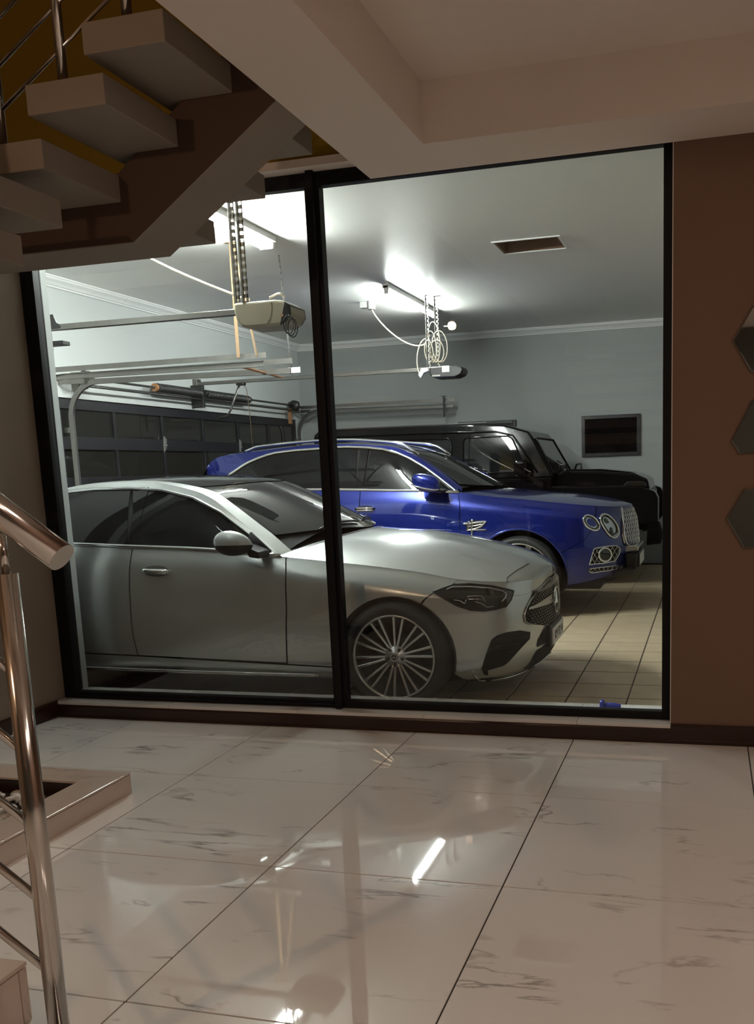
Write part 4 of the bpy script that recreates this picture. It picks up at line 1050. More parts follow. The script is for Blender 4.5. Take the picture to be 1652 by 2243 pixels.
    patch('windscreen', 'screen_glass', E_, [(Top, [(hx_(r)+.006, r) for r in rr_]+[(bx_(r), r) for r in rr_[::-1]], .06, .12, (-1,))], .006, -.002)
    patch('roof_glass', 'car_glass', E_, [(Top, [(-2.42+.0*r, r) for r in rr_*.98]+[(hx_(r)-.006, r) for r in rr_[::-1]*.98], .07, .12, (-1,))], .006, .001)
    patch('rear_window', 'car_glass', E_, [(Top, [(-3.22, r) for r in rr_]+[(-2.50, r) for r in rr_[::-1]], .07, .12, (-1,))], .006, -.002)
    patch('roof_panel', 'silver', E_, [(Top, [(-2.495, r) for r in rr_]+[(-2.428, r) for r in rr_[::-1]], .07, .12, (-1,))], .006, 0)
    patch('boot_lid', 'silver', E_, [(Deck, [(.001, 0), (.001, 1), (X(-3.6), 1), (X(-3.25), 1), (X(-3.22), 0)], .06, .2, B2)], .01, .001)
    # cowl and wipers
    patch('cowl', 'black_plastic', E_, [(Hood, [(X(-.745+.31*(1-r**2))-.0, r) for r in np.linspace(1, 0, 9)]+[(X(-.724+.31*(1-r**2)), r) for r in np.linspace(0, 1, 9)], .05, .1, B2)], .0, .004)
    for sg, k in ((-1, .0), (1, .25)):
        MB().tube([Vector(p) for p in Top(np.linspace(-.50-k*.1, -.62, 12), np.linspace(.10*sg*-1, .62*sg*-1*1.0, 12))+np.array([0, 0, .012])], .007, 6).build('wiper', 'black_plastic', E_)
    # door mirror
    for sg in B2:
        bm = bmesh.new(); bmesh.ops.create_uvsphere(bm, u_segments=28, v_segments=18, radius=1)
        up_, dn_ = MB(), MB()
        me = bpy.data.meshes.new('tmp'); bm.to_mesh(me); bm.free()
        def shape(c):
            x, y, z = c; x *= 1.0
            x2 = x*.130-(.03*(z) if z > 0 else 0); y2 = y*.055*(1-.25*x); z2 = z*(.080 if z > 0 else .062)
            if x < 0: x2 *= .95
            return (-.955+x2, sg*(1.005+y2*1.0), 1.034+z2*1.08)
        vs = [shape(v.co) for v in me.vertices]; fs = [tuple(p.vertices) for p in me.polygons]
        hi = [f for f, p in zip(fs, me.polygons) if p.center.z > .02]; lo_ = [f for f, p in zip(fs, me.polygons) if p.center.z <= .02]
        up_.add(vs, hi, True); dn_.add(vs, lo_, True); bpy.data.meshes.remove(me)
        mo = dn_.build('mirror_housing', 'black_plastic', E_); up_.build('mirror_cap', 'silver', mo)
        MB().prism([(-.87, .955), (-.80, .945), (-.80, .985), (-.90, 1.03)], 'y', *sorted((sg*.83, sg*.985))).build('mirror_arm', 'black_plastic', mo, .01, 3)
        MB().prism([(-.985, 1.0), (-.83, .975), (-.775, .958), (-.87, 1.045), (-.93, 1.10)], 'y', *sorted((sg*.805, sg*.828))).build('mirror_base', 'black_plastic', mo, .004)
    # door handles
    for (px0, dx) in (((343, 1251), 0), ((343, 1251), -1.02)):
        c = low(*[np.array([v]) for v in INV([px0], 'px')[0]])[0]
        for sg in B2:
            yy = sg*abs(c[1]); x0 = c[0]+dx; z0 = c[2]+(.02 if dx else 0)
            h_ = MB().lathe([(.0, .001), (.6, .0015), (.95, .0025), (1.0, .0)], 'y', (0, 0, 0), 32)
            h_.v = [(x0+a*.098, yy+sg*.0035+b*sg*.6, z0+c2*.036) for a, b, c2 in h_.v]; rec = h_.build('handle_recess_shade', 'galv', E_)  # raised grey disc, its darker colour gives the shading of the recess
            hb = MB(); hb.tube([(x0-.095, yy+sg*.004, z0+.006), (x0-.07, yy+sg*.022, z0+.004), (x0, yy+sg*.027, z0), (x0+.07, yy+sg*.022, z0-.003), (x0+.097, yy+sg*.004, z0-.003)], .0165, 10)
            hb.build('door_handle', 'chrome' if not dx else 'silver', E_)
    # headlamps
    hpx = [(948, 1297), (962, 1292.5), (995, 1281), (1030, 1279.5), (1080, 1284), (1125, 1294.5), (1119, 1314), (1108, 1329), (1085, 1335), (1060, 1338.5), (1030, 1336.5), (1000, 1326.5), (972, 1311)]
    hh = INV(densify(hpx, 8), 'px')
    lampo = patch('headlight', 'lamp_glass', E_, [(low, hh, .04, .2, B2)], .012, .005)
    for sg in B2:
        MB().tube(on(low, hh+hh[:1], sg, .005), .004, 6).build('headlight_seal', 'black_plastic', lampo)
        for pxs, rad in (([(978, 1293), (990, 1287.5), (1030, 1286.5), (1070, 1289), (1100, 1295), (1108, 1301), (1106, 1310), (1098, 1317)], .0045), ([(994, 1314), (1008, 1316), (1018, 1322), (1021, 1314)], .003), ([(1024, 1309), (1040, 1307), (1055, 1308), (1062, 1318)], .006), ([(1040, 1318), (1053, 1321), (1066, 1330), (1080, 1328)], .003)):
            MB().tube(on(low, INV(densify(pxs, 5, False), 'px'), sg, .007), rad, 6).build('headlight_trim', 'lamp_clear' if rad < .005 else 'galv', lampo)
    # grille with mesh dots, bar and star
    gl = INV([(1176, 1293.5), (1161.6, 1313.4), (1152, 1331), (1147, 1348), (1149, 1360.6), (1158, 1366.5)], 'px')
    vt, vb = gl[0][1], gl[-1][1]
    vt2, vb2 = 5.75, float(INVv) if False else 2.72
    gpoly = [(U, 5.80), (U-.12, 5.75), (U-.24, 5.45)]+gl+[(U-.2, 2.62), (U, 2.55)]
    go = patch('grille', 'mesh_black', E_, [(low, gpoly, .04, .2, B2)], .0, .004)
    dm = MB(); gp = np.array(gpoly)
    def inside(p, poly):
        c = False; n = len(poly)
        for i in range(n):
            a, b = poly[i], poly[i-1]
            if (a[1] > p[1]) != (b[1] > p[1]) and p[0] < (b[0]-a[0])*(p[1]-a[1])/(b[1]-a[1])+a[0]: c = not c
        return c
    for i in range(26):
        for j in range(16):
            u_ = U-.004-i*.022; v_ = 2.6+j*.2+(.1 if i % 2 else 0)
            if inside((u_, v_), gpoly):
                for sg in B2:
                    p, = on(low, [(u_, v_)], sg, .006)
                    dm.add([(p.x+.006, p.y, p.z+.004), (p.x+.006, p.y+.004, p.z), (p.x+.006, p.y, p.z-.004), (p.x+.006, p.y-.004, p.z), (p.x+.012, p.y, p.z)], [(0, 1, 4), (1, 2, 4), (2, 3, 4), (3, 0, 4)])
    d_ = dm.build('grille_studs', 'satin', go); d_['kind'] = 'stuff'
    for sg in B2:
        ed = on(low, gpoly[1:-1], sg, .006); MB().tube(ed, .005, 6).build('grille_edge', 'satin', go)
    bar = patch('grille_bar', 'satin', go, [(low, [(U, 3.66), (U-.30, 3.58), (gl[2][0]+.015, 3.48), (gl[2][0]+.015, 3.42), (U-.30, 3.36), (U, 3.30)], .04, .2, B2)], .012, .014)
    xs_ = float(low(np.array([U]), np.array([3.8]))[0, 0])
    em = MB(); star_emblem(em, (xs_+.020, 0, .565), .088, 'x', .008); em.build('star_emblem', 'chrome', go)
    MB().lathe([(0, xs_+.016), (.092, xs_+.014), (.095, xs_-.02)], 'x', (0, 0, .565), 36).build('emblem_plate', 'alloy_dark', go)
    # intakes, lip, plate
    inp = [(1076, 1402.4), (1087, 1393), (1109, 1385), (1138, 1380.6), (1161, 1384), (1160, 1399), (1141.6, 1418.7), (1114, 1449.6), (1103.5, 1457.8), (1069, 1467.8), (1069, 1478.7), (1060, 1477), (1055, 1466), (1061.7, 1442)]
    ip = patch('side_intake', 'mesh_black', E_, [(low, INV(densify(inp, 10), 'px'), .04, .2, B2)], 0, .004)
    for k in range(3):
        q_ = [(1085-7*k, 1402+16*k), (1105-9*k, 1399+16*k), (1130-10*k, 1397+15*k), (1150-14*k, 1394+16*k)]
        for sg in B2: MB().tube(on(low, INV(densify(q_, 8, False), 'px'), sg, .006), .005, 6).build('intake_vane', 'gap', ip)
    ci = [(U, 2.1), (U-.42, 1.98), (U-.47, 1.75), (U-.52, 1.2), (U-.58, .95), (U-.4, .85), (U, .8)]
    patch('centre_intake', 'mesh_black', E_, [(low, ci, .04, .2, B2)], 0, .004)
    bnd = [(U, 2.6), (U-.3, 2.58), (U-.40, 2.35), (U-.42, 2.12), (U, 2.12)]
    patch('intake_band', 'mesh_black', E_, [(low, bnd, .04, .2, B2)], 0, .005)
    lipuv = INV(densify([(1036, 1467), (1037, 1478), (1050, 1488), (1075, 1490), (1110, 1484), (1138, 1477), (1165, 1461)], 8, False), 'px')
    ul, vl = lipuv[-1]
    lipuv += [(ul+(U-ul)*k/8, vl+(1.0-vl)*k/8) for k in range(1, 9)]
    for sg in B2: MB().tube(on(low, lipuv, sg, .006), .007, 8).build('bumper_lip', 'satin', E_)
    npl = empty('tmp'); bpy.data.objects.remove(npl)
    pl_ = MB().box(.845, .857, -.21, .21, .295, .405).build('number_plate', 'plate', E_, .003)
    MB().box(.80, .845, -.235, .235, .28, .42).build('plate_holder', 'black_plastic', E_, .01)
    mw = Matrix(((0, 0, 1, .8575), (1, 0, 0, 0), (0, 1, 0, .349), (0, 0, 0, 1)))
    text_mesh('plate_text', 'KM 92 N', .088, 'plate_ink', pl_, mw)
    # wheels
    w0 = make_wheel(E_, .338, .225, .2585, 20, 0)
    se = MB(); star_emblem(se, (0, -.1125+.010, 0), .021, 'y', .0015); se.build('star_emblem', 'chrome', w0)
    hy = .795
    wheel_at(w0, E_, 0, WZ+.004, hy, -1, True); wheel_at(w0, E_, 0, WZ+.004, hy, 1); wheel_at(w0, E_, rear_ax, WZ+.004, hy, -1); wheel_at(w0, E_, rear_ax, WZ+.004, hy, 1)
    for sg in B2:
        arch_liner(E_, 0, WZ, AR+.006, .89, .56, sg); arch_liner(E_, rear_ax, WZ, AR+.006, .89, .56, sg)
    # tail lamps
    patch('tail_light', 'red_lamp', E_, [(low, [(X(-3.72), 5.6), (X(-3.55), 5.4), (X(-3.62), 4.9), (.35, 4.8), (.35, 5.5)], .05, .2, B2)], .0, .004)
    return E_
silver_car()
# ------------------------------------------------------------------ blue SUV
def blue_car():
    ORG = (-1.745, 9.60, ZF)
    E_ = empty('suv_car', ORG); tag(E_, 'blue luxury SUV with round chrome ringed lamps, between the silver and black cars', 'car')
    plan = [(-3.60, 0), (-3.58, .40), (-3.50, .70), (-3.33, .88), (-3.0, .965), (-2.3, .995), (-1.4, 1.0), (-.6, 1.0), (0, .997), (.35, .982), (.56, .93), (.72, .83), (.84, .665), (.925, .46), (.995, .24), (1.03, .10), (1.045, 0)]
    c_ = lambda v: [(-4, v), (1.2, v)]
    fz = lambda v, f: [(-4, v), (.35, v), (.8, v+f*.6), (1.1, v+f)]
    levels = [(fz(.27, .10), c_(.14), -.10, .1), (fz(.31, .10), c_(.06), -.03, .04), (fz(.46, .05), c_(.02), 0, .01), (c_(.66), c_(0), 0, 0), (c_(.85), c_(.006), -.012, .0),
        ([(-3.6, 1.10), (-1.8, 1.10), (-.6, 1.08), (0, 1.04), (.5, .985), (.9, .94), (1.1, .92)], c_(.032), -.03, .02),
        ([(-3.6, 1.24), (-2.6, 1.285), (-2.0, 1.277), (-1.42, 1.255), (-.6, 1.210), (-.3, 1.165), (0, 1.13), (.5, 1.07), (.8, 1.035), (1.0, 1.015), (1.1, 1.005)],
         [(-3.6, .10), (-2, .09), (-.6, .095), (0, .14), (.6, .16), (1.1, .14)], -.06, .05)]
    low = Lower(plan, levels, (.35, 1.10), (-3.1, -3.6))
    U = low.U; X = lambda x: float(low.u_of_x(x)); INV = Inv(low, (X(-3.2), U), (0, 6), ORG)
    cy = curve([(-3.5, .70), (-3.1, .675), (-2.87, .675), (-2.54, .68), (-2.07, .69), (-1.87, .69), (-1.55, .70), (-1.23, .715), (-.99, .745), (-.75, .79), (-.6, .825), (-.4, .87), (-.2, .92)])
    cz = curve([(-3.5, 1.40), (-3.42, 1.535), (-3.36, 1.60), (-3.29, 1.637), (-3.1, 1.664), (-2.87, 1.684), (-2.54, 1.710), (-2.07, 1.728), (-1.87, 1.725), (-1.55, 1.70), (-1.23, 1.652), (-.99, 1.525), (-.75, 1.350), (-.6, 1.235), (-.4, 1.08), (-.2, .9)])
    zc = curve([(-3.6, 1.45), (-3.45, 1.60), (-3.38, 1.655), (-3.28, 1.69), (-2.9, 1.73), (-2.2, 1.757), (-1.7, 1.745), (-1.3, 1.685), (-1.05, 1.60), (-.8, 1.48), (-.5, 1.32), (-.33, 1.225), (-.15, 1.11)])
    Top = Crown(cy, cz, zc, 2.4); SG = SideGlass(low, cy, cz, .015)
    zh = curve([(-.8, 1.29), (-.35, 1.225), (.045, 1.178), (.6, 1.120), (.9, 1.055), (1.02, 1.015)])
    def Hood(u, r, sign=-1):
        P = low.keys(u)[-1]; r = np.asarray(r, float); z = P[:, 2]+np.maximum(zh(P[:, 0])-P[:, 2], 0)*(1-np.abs(r)**2.3)
        return np.stack([P[:, 0], sign*r*P[:, 1], z], -1)
    IG = Inv(SG, (-3.4, -.5), (0, 1.0), ORG)
    B2 = (-1, 1); k3 = lambda l: [(720+a/3.591, 920+b/3.591) for a, b in l]; k5 = lambda l: [(1180+a/5.697, 1080+b/5.697) for a, b in l]; k4 = lambda l: [(400+a/4.859, 740+b/4.859) for a, b in l]
    AR, WZ, WB = .455, .395, -2.86
    INVr = Inv(low, (0, X(-1.8)), (0, 6), ORG)
    core = [(X(-3.0), 6), (X(-2.2), 6), (X(-1.0), 6), (X(0), 6), (U, 6), (U, 0), (X(.5), 0)]+INV(arc(0, WZ, AR+.004, -15, 195), 'xz')+[(X(-.5), 0), (X(-2.3), 0)]
    corer = [(0, 6), (X(-3.0), 6), (X(-2.3), 6), (X(-2.3), 0)]+INVr(arc(WB, WZ, AR+.004, -15, 195), 'xz')+[(X(-3.35), 0), (0, 0)]
    patch('body_core', 'gap', E_, [(low, core, .14, .6, B2), (low, corer, .14, .6, B2), (Top, [(-3.45, 0), (-3.45, 1), (-.62, 1), (-.36, 0)], .12, .2, B2),
        (SG, [(-3.4, 0), (-3.4, 1), (-.66, 1), (-.62, 0)], .1, .25, B2), (Hood, [(X(-.7), 0), (X(-.7), 1), (U-.01, 1), (U-.01, 0)], .1, .2, B2)], 0, -.018)
    MB().box(-3.3, .75, -.75, .75, .25, .36).build('underbody', 'gap', E_, .02)
    tl = lambda a, b, n=14: [(x, float(low.top(np.array([x]))[0, 2])-.003) for x in np.linspace(a, b, n)]
    patch('front_door', 'blue', E_, [(low, INV(densify([(-.60, 1.205), (-.575, 1.10), (-.575, .8), (-.62, .40), (-1.55, .40), (-1.60, .8), (-1.60, 1.25)]+tl(-1.598, -.603), .1), 'xz'), .08, .34, B2)])
    patch('rear_door', 'blue', E_, [(low, INV(densify([(-1.607, 1.25), (-1.607, .8), (-1.557, .40), (-2.30, .40), (-2.40, .70), (-2.58, .88), (-2.62, 1.26)]+tl(-2.62, -1.607), .1), 'xz'), .08, .34, B2)])
    fe = INV(densify([(-.595, 1.20), (-.568, 1.10), (-.568, .8), (-.613, .40), (-.47, .36)]+arc(0, WZ, AR, 188, 30, 34), .07, False), 'xz')+[(X(.62), 3.4), (X(.72), 4.2), (X(.72), 6), (X(.5), 6), (X(.2), 6), (X(-.2), 6), (X(-.592), 6)]
    patch('front_fender', 'blue', E_, [(low, fe, .06, .3, B2)], .05)
    bz = arc(0, WZ, AR, 29, -13, 16)
    bu = INV(densify(bz, .05, False), 'xz')+[(X(.55), .5), (X(.75), .55), (X(.95), .6), (U, .6), (U, 6), (X(.9), 6), (X(.726), 6), (X(.726), 4.2), (X(.625), 3.4)]
    patch('front_bumper', 'blue', E_, [(low, bu, .05, .25, B2)], .03)
    patch('side_sill', 'black_plastic', E_, [(low, INV(densify([(-.46, .37), (-.62, .385), (-1.55, .385), (-2.30, .385), (-2.42, .30), (-.46, .30)], .1), 'xz'), .08, .3, B2)], .02)
    q = INVr(densify([(-2.63, 1.27), (-2.59, .88), (-2.50, .74)]+arc(WB, WZ, AR, 55, 196, 24), .08, False), 'xz')+[(X(-3.35), .6), (0, .6), (0, 6), (X(-3.4), 6), (X(-3.0), 6)]
    patch('rear_quarter', 'blue', E_, [(low, q, .08, .34, B2)], .02)
    cow = [(X(-.60+.30*(1-r**2)), r) for r in np.linspace(1, 0, 9)]
    patch('hood', 'blue', E_, [(Hood, cow+[(U-.0005, 0), (U-.0005, 1.0), (X(.7), 1.0), (X(.3), 1.0), (X(-.2), 1.0)], .06, .10, B2)], .01, .002)
    # wheel arch lips
    for sg in B2:
        for xx in (0, WB):
            iv_ = INV if xx == 0 else INVr
            MB().tube(on(low, iv_(arc(xx, WZ, AR+.006, 5, 178, 30), 'xz'), sg, .002), .012, 6).build('arch_lip', 'blue', E_)
    # glass and trim
    trim = k4([(470, 1475), (560, 1420), (640, 1365), (700, 1330), (800, 1285), (900, 1250), (1000, 1225), (1200, 1200), (1450, 1182)])+k3([(40, 215), (150, 212), (300, 218), (430, 232), (550, 265), (640, 305), (750, 370), (860, 450), (960, 530), (1020, 582)])
    tr = IG(densify(trim, 12, False), 'px')
    ins = [(a, max(b-.035, .0)) for a, b in tr]
    fwin = [p for p in ins if p[0] > -1.56]; rwin = [p for p in ins if p[0] < -1.66]
    patch('side_window', 'car_glass', E_, [(SG, fwin+[(-.66, .02), (-1.2, .02), (-1.575, .02)], .08, .15, B2)], .006, -.003)
    patch('side_window', 'car_glass', E_, [(SG, rwin+[(-1.65, .02), (-2.2, .02), (-2.9, .02), (-3.1, .10)], .08, .15, B2)], .006, -.003)
    patch('door_pillar', 'car_glass', E_, [(SG, [(-1.578, .01), (-1.648, .01), (-1.655, .93), (-1.565, .93)], .08, .2, B2)], .006, .001)
    patch('side_frame', 'blue', E_, [(SG, [(a, min(b+.03, .99)) for a, b in tr if a > -3.25]+[(-.62, 1.0), (-.9, 1.0), (-1.5, 1.0), (-2.5, 1.0), (-3.40, 1.0), (-3.42, .05), (-3.22, .03)], .06, .2, B2)], .006, .002)
    for sg in B2:
        MB().tube(on(SG, tr, sg, .004), .014, 8).build('window_trim', 'chrome', E_)
        MB().tube([Vector((x, sg*(float(low.top(np.array([x]))[0, 1])+.004), float(low.top(np.array([x]))[0, 2])+.004)) for x in np.linspace(-3.2, -.61, 40)], .013, 8).build('window_trim', 'chrome', E_)
    patch('roof_side', 'blue', E_, [(Top, [(-3.42, .88), (-3.42, 1.0), (-2.6, 1.0), (-1.8, 1.0), (-1.2, 1.0), (-.58, 1.0), (-.60, .93), (-.80, .90), (-1.05, .89), (-1.4, .87), (-2.6, .87)], .06, .06, B2)], .006, .001)
    rr_ = np.linspace(-.885, .885, 17); hx_ = lambda r: -1.10-.22*(r/.9)**2; bx_ = lambda r: -.37-.27*(abs(r)/.9)**1.8
    patch('windscreen', 'screen_glass', E_, [(Top, [(hx_(r)+.006, r) for r in rr_]+[(bx_(r), r) for r in rr_[::-1]], .07, .14, (-1,))], .006, -.002)
    patch('roof_panel', 'blue', E_, [(Top, [(-3.42, r) for r in rr_*.985]+[(hx_(r)-.006, r) for r in rr_[::-1]*.985], .08, .14, (-1,))], .006, .001)
    # tailgate with spoiler
    m_ = MB(); ring = []
    for zz, xx, yy in ((1.56, -3.44, .60), (1.40, -3.52, .70), (1.24, -3.565, .80), (1.20, -3.57, .86)): ring.append([(xx, -yy, zz), (xx-.02, 0, zz), (xx, yy, zz)])
    for a, b in zip(ring[:-1], ring[1:]): m_.add(a+b, [(0, 1, 4, 3), (1, 2, 5, 4)])
    m_.build('rear_window', 'car_glass', E_)
    MB().prism([(-3.475, 1.545), (-3.43, 1.575), (-3.40, 1.575), (-3.42, 1.53)], 'y', -.60, .60).build('spoiler', 'blue', E_, .008)
    # roof rails
    rl1 = k4([(580, 1210), (660, 1170), (800, 1150), (1000, 1125), (1450, 1095)])+k3([(40, 158), (250, 158), (400, 168), (500, 190), (550, 203)])
    ITr = Inv(Top, (-3.3, -.8), (.5, 1.0), ORG)
    for sg in B2:
        pts = [Vector((x, sg*(.60), float(Top(np.array([x]), np.array([.60/float(cy(x))]))[0, 2])+.038*min(1, (x+3.02)/.15, (-1.08-x)/.15))) for x in np.linspace(-3.02, -1.08, 40)]
        MB().tube(pts, .015, 8).build('roof_rail', 'chrome', E_)
    # mirror
    for sg in B2:
        bm = bmesh.new(); bmesh.ops.create_uvsphere(bm, u_segments=24, v_segments=16, radius=1); me = bpy.data.meshes.new('tmp'); bm.to_mesh(me); bm.free()
        def sh(c):
            f = lambda t, p: math.copysign(abs(t)**p, t)
            x, y, z = f(c[0], .75), f(c[1], .8), f(c[2], .75); return (-.86+x*.135+z*-.015, sg*(1.10+y*.07), 1.315+z*.088-.02*x)
        vs = [sh(v.co) for v in me.vertices]; fs = [tuple(p.vertices) for p in me.polygons]; bpy.data.meshes.remove(me)
        mo = MB().add(vs, fs, True).build('mirror_cap', 'blue', E_)
        MB().tube([(-.99, sg*1.165, 1.31), (-.93, sg*1.178, 1.285), (-.86, sg*1.178, 1.268), (-.78, sg*1.17, 1.255), (-.72, sg*1.15, 1.25)], .007, 6).build('mirror_strip', 'chrome', mo)
        MB().prism([(-.90, 1.235), (-.72, 1.215), (-.70, 1.245), (-.84, 1.27)], 'y', *sorted((sg*.90, sg*1.09))).build('mirror_arm', 'black_plastic', mo, .008)
    # handles
    for px0, dx in ((k3([(285, 700)])[0], 0), (k3([(285, 700)])[0], -1.02)):
        c = low(*[np.array([v]) for v in INV([px0], 'px')[0]])[0]
        for sg in B2:
            yy = sg*abs(c[1]); x0 = c[0]+dx; z0 = c[2]
            h_ = MB().lathe([(.0, .001), (.7, .0015), (1.0, .0)], 'y', (0, 0, 0), 28); h_.v = [(x0+a*.11, yy+b*sg, z0+c2*.032) for a, b, c2 in h_.v]; h_.build('handle_recess_shade', 'gap', E_)  # flat black disc carries the shade of the handle recess
            for dz in (.010, -.012):
                MB().tube([(x0-.10, yy+sg*.004, z0+dz), (x0-.07, yy+sg*.026, z0+dz), (x0+.07, yy+sg*.026, z0+dz), (x0+.10, yy+sg*.004, z0+dz)], .008, 8).build('door_handle', 'chrome', E_)
    # fender vent
    vpx = k3([(1085, 800), (1160, 790), (1240, 797), (1215, 830), (1150, 858), (1090, 868)])
    ve = patch('fender_vent', 'gap', E_, [(low, INV(densify(smooth_closed(vpx, 3), 10), 'px'), .06, .3, B2)], 0, .004)
    for sg in B2:
        for l, r_ in (([(1060, 815), (1120, 812), (1185, 803), (1240, 797)], .010), ([(1240, 797), (1205, 835), (1150, 858), (1090, 868)], .009), ([(1090, 838), (1150, 832), (1215, 818)], .007), ([(1085, 868), (1150, 864), (1240, 862)], .006), ([(1105, 795), (1100, 830), (1098, 870)], .012), ([(1130, 780), (1128, 850), (1128, 905)], .010)):
            MB().tube(on(low, INV(densify(k3(l), 4, False), 'px'), sg, .008), r_, 6).build('vent_bar', 'chrome', ve)
    # lamps
    small = k5([(555, 340), (575, 292), (620, 280), (690, 310), (745, 380), (747, 440), (715, 465), (670, 460), (600, 420)])
    big = k5([(762, 310), (790, 270), (850, 275), (920, 330), (975, 410), (992, 490), (970, 545), (925, 558), (860, 510), (800, 420), (770, 360)])
    for outl, nm in ((small, 'indicator_lamp'), (big, 'headlight')):
        ou = INV(smooth_closed(outl, 4), 'px'); cu, cv = np.mean([p[0] for p in ou]), np.mean([p[1] for p in ou]); sc = lambda k: [(cu+(a-cu)*k, cv+(b-cv)*k) for a, b in ou]
        lo_ = patch(nm, 'lamp_clear', E_, [(low, ou, .05, .25, B2)], .01, .004)
        for sg in B2:
            MB().tube(on(low, ou, sg, .008), .009, 8, True).build('lamp_ring', 'chrome', lo_)
            MB().tube(on(low, sc(.80), sg, .008), .006, 6, True).build('lamp_ring', 'galv_dark', lo_)
        if nm == 'indicator_lamp': patch('lamp_lens', 'blue', lo_, [(low, sc(.56), .05, .25, B2)], .004, .010)
        else:
            patch('lamp_lens', 'lamp_glass', lo_, [(low, [(cu+(a-cu)*.22-.05, cv+(b-cv)*.30+.28) for a, b in ou], .05, .25, B2)], .004, .010)
            patch('lamp_lens', 'lamp_glass', lo_, [(low, [(cu+(a-cu)*.20+.03, cv+(b-cv)*.26-.5) for a, b in ou], .05, .25, B2)], .004, .010)
    # fog intake with wire mesh and ring
    def wire(name, poly_px, n1, n2, rad, par, hole=None):
        uv = INV(densify(poly_px, 6), 'px'); po = patch(name, 'gap', par, [(low, uv, .05, .2, B2)], 0, .003)
        arr = np.array(poly_px); lo2, hi2 = arr.min(0), arr.max(0)
        def inside(p):
            c = False; n = len(poly_px)
            for i in range(n):
                a, b = poly_px[i], poly_px[i-1]
                if (a[1] > p[1]) != (b[1] > p[1]) and p[0] < (b[0]-a[0])*(p[1]-a[1])/(b[1]-a[1])+a[0]: c = not c
            return c and not (hole and ((p[0]-hole[0])/hole[2])**2+((p[1]-hole[1])/hole[3])**2 < 1)
        mb = MB(); W_, H_ = hi2-lo2
        for s_ in (1, -1):
            for k in range(-n1, 2*n1):
                seg = []
                for t in np.linspace(0, 1, 26):
                    p = (lo2[0]+W_*(k/n1)+s_*t*W_*n2, lo2[1]+H_*t)
                    if s_ < 0: p = (lo2[0]+W_*(k/n1)+(1-t)*W_*n2, lo2[1]+H_*t)
                    if inside(p): seg.append(p)
                    else:
                        if len(seg) > 1:
                            for sg in B2: mb.tube(on(low, INV(seg, 'px'), sg, .006), rad, 4)
                        seg = []
                if len(seg) > 1:
                    for sg in B2: mb.tube(on(low, INV(seg, 'px'), sg, .006), rad, 4)
        wo = mb.build('wire_mesh', 'satin', po); wo['kind'] = 'stuff'
        for sg in B2: MB().tube(on(low, uv, sg, .007), rad*1.8, 6, True).build('mesh_frame', 'chrome', po)
        return po
    hc = (1180+820/5.697, 1080+768/5.697, 13.5, 14.5)
    fo = wire('fog_intake', k5([(690, 690), (830, 665), (960, 655), (1010, 690), (1000, 760), (940, 850), (800, 875), (630, 890), (650, 820)]), 7, .35, .0035, E_, hc)
    el = INV([(hc[0]+hc[2]*math.cos(t), hc[1]+hc[3]*math.sin(t)) for t in np.linspace(0, 2*np.pi, 24, endpoint=False)], 'px')
    for sg in B2: MB().tube(on(low, el, sg, .010), .010, 8, True).build('fog_ring', 'chrome', fo)
    patch('fog_lamp', 'lamp_glass', fo, [(low, el, .05, .2, B2)], 0, .006)
    wire('lower_intake', k5([(618, 945), (780, 925), (1080, 890), (1095, 935), (900, 960), (660, 995), (630, 975)]), 9, .12, .003, E_)
    # radiator grille: upright shell at the nose
    gz = [(1.00, .36), (.90, .43), (.75, .44), (.66, .40), (.62, .32)]
    gfx = lambda z, y: float(np.interp(z, [.6, .7, .9, 1.02], [1.065, 1.068, 1.042, 0.995]))-float(np.interp(abs(y), [0, .1, .24, .46], [0, .015, .052, .122]))
    shell, face = [], []
    outl = [(-a, z) for z, a in gz]+[(a, z) for z, a in gz[::-1]]
    go = MB(); n = len(outl); cz_ = .80
    vs = [(gfx(z, y), y, z) for y, z in outl]+[(gfx(z, y)-.10, y*1.02, z) for y, z in outl]; go.add(vs, [(i, (i+1) % n, n+(i+1) % n, n+i) for i in range(n)]); go.add([(gfx(z, y)-.012, y*.97, z) for y, z in outl], [tuple(range(n))])
    g_ = go.build('grille', 'alloy', E_)
    MB().tube([Vector((gfx(z, y)+.004, y, z)) for y, z in outl], .012, 8, True).build('grille_frame', 'chrome', g_)
    gm = MB()
    for s_ in (-1, 1):
        for k in range(-14, 15):
            seg = [(k*.05+s_*(z-.62)*.6, z) for z in np.linspace(.635, .995, 14)]
            seg = [(y, z) for y, z in seg if abs(y) < np.interp(z, [.62, .66, .75, .9, 1.0], [.29, .37, .41, .39, .33])]
            if len(seg) > 1: gm.tube([(gfx(z, y)+.0, y, z) for y, z in seg], .0045, 4)
    w_ = gm.build('grille_mesh', 'chrome', g_); w_['kind'] = 'stuff'
    MB().prism([(.94, .56), (1.08, .58), (1.085, .62), (1.04, .635), (.94, .63)], 'y', -.36, .36).build('front_bar', 'satin', E_, .01)
    MB().prism([(.96, .40), (1.06, .41), (1.07, .55), (.96, .56)], 'y', -.40, .40).build('centre_intake', 'black_plastic', E_, .01)
    pl_ = MB().box(1.085, 1.095, -.26, .26, .43, .54).build('number_plate', 'plate', E_, .003)
    MB().box(1.055, 1.085, -.29, .29, .41, .56).build('plate_holder', 'black_plastic', E_, .006)
    MB().prism([(.82, .34), (1.03, .36), (1.06, .40), (1.0, .42), (.86, .40)], 'y', -.55, .55).build('chin', 'black_plastic', E_, .01)
    w0 = make_wheel(E_, .395, .275, .325, 10, 1, 'satin')
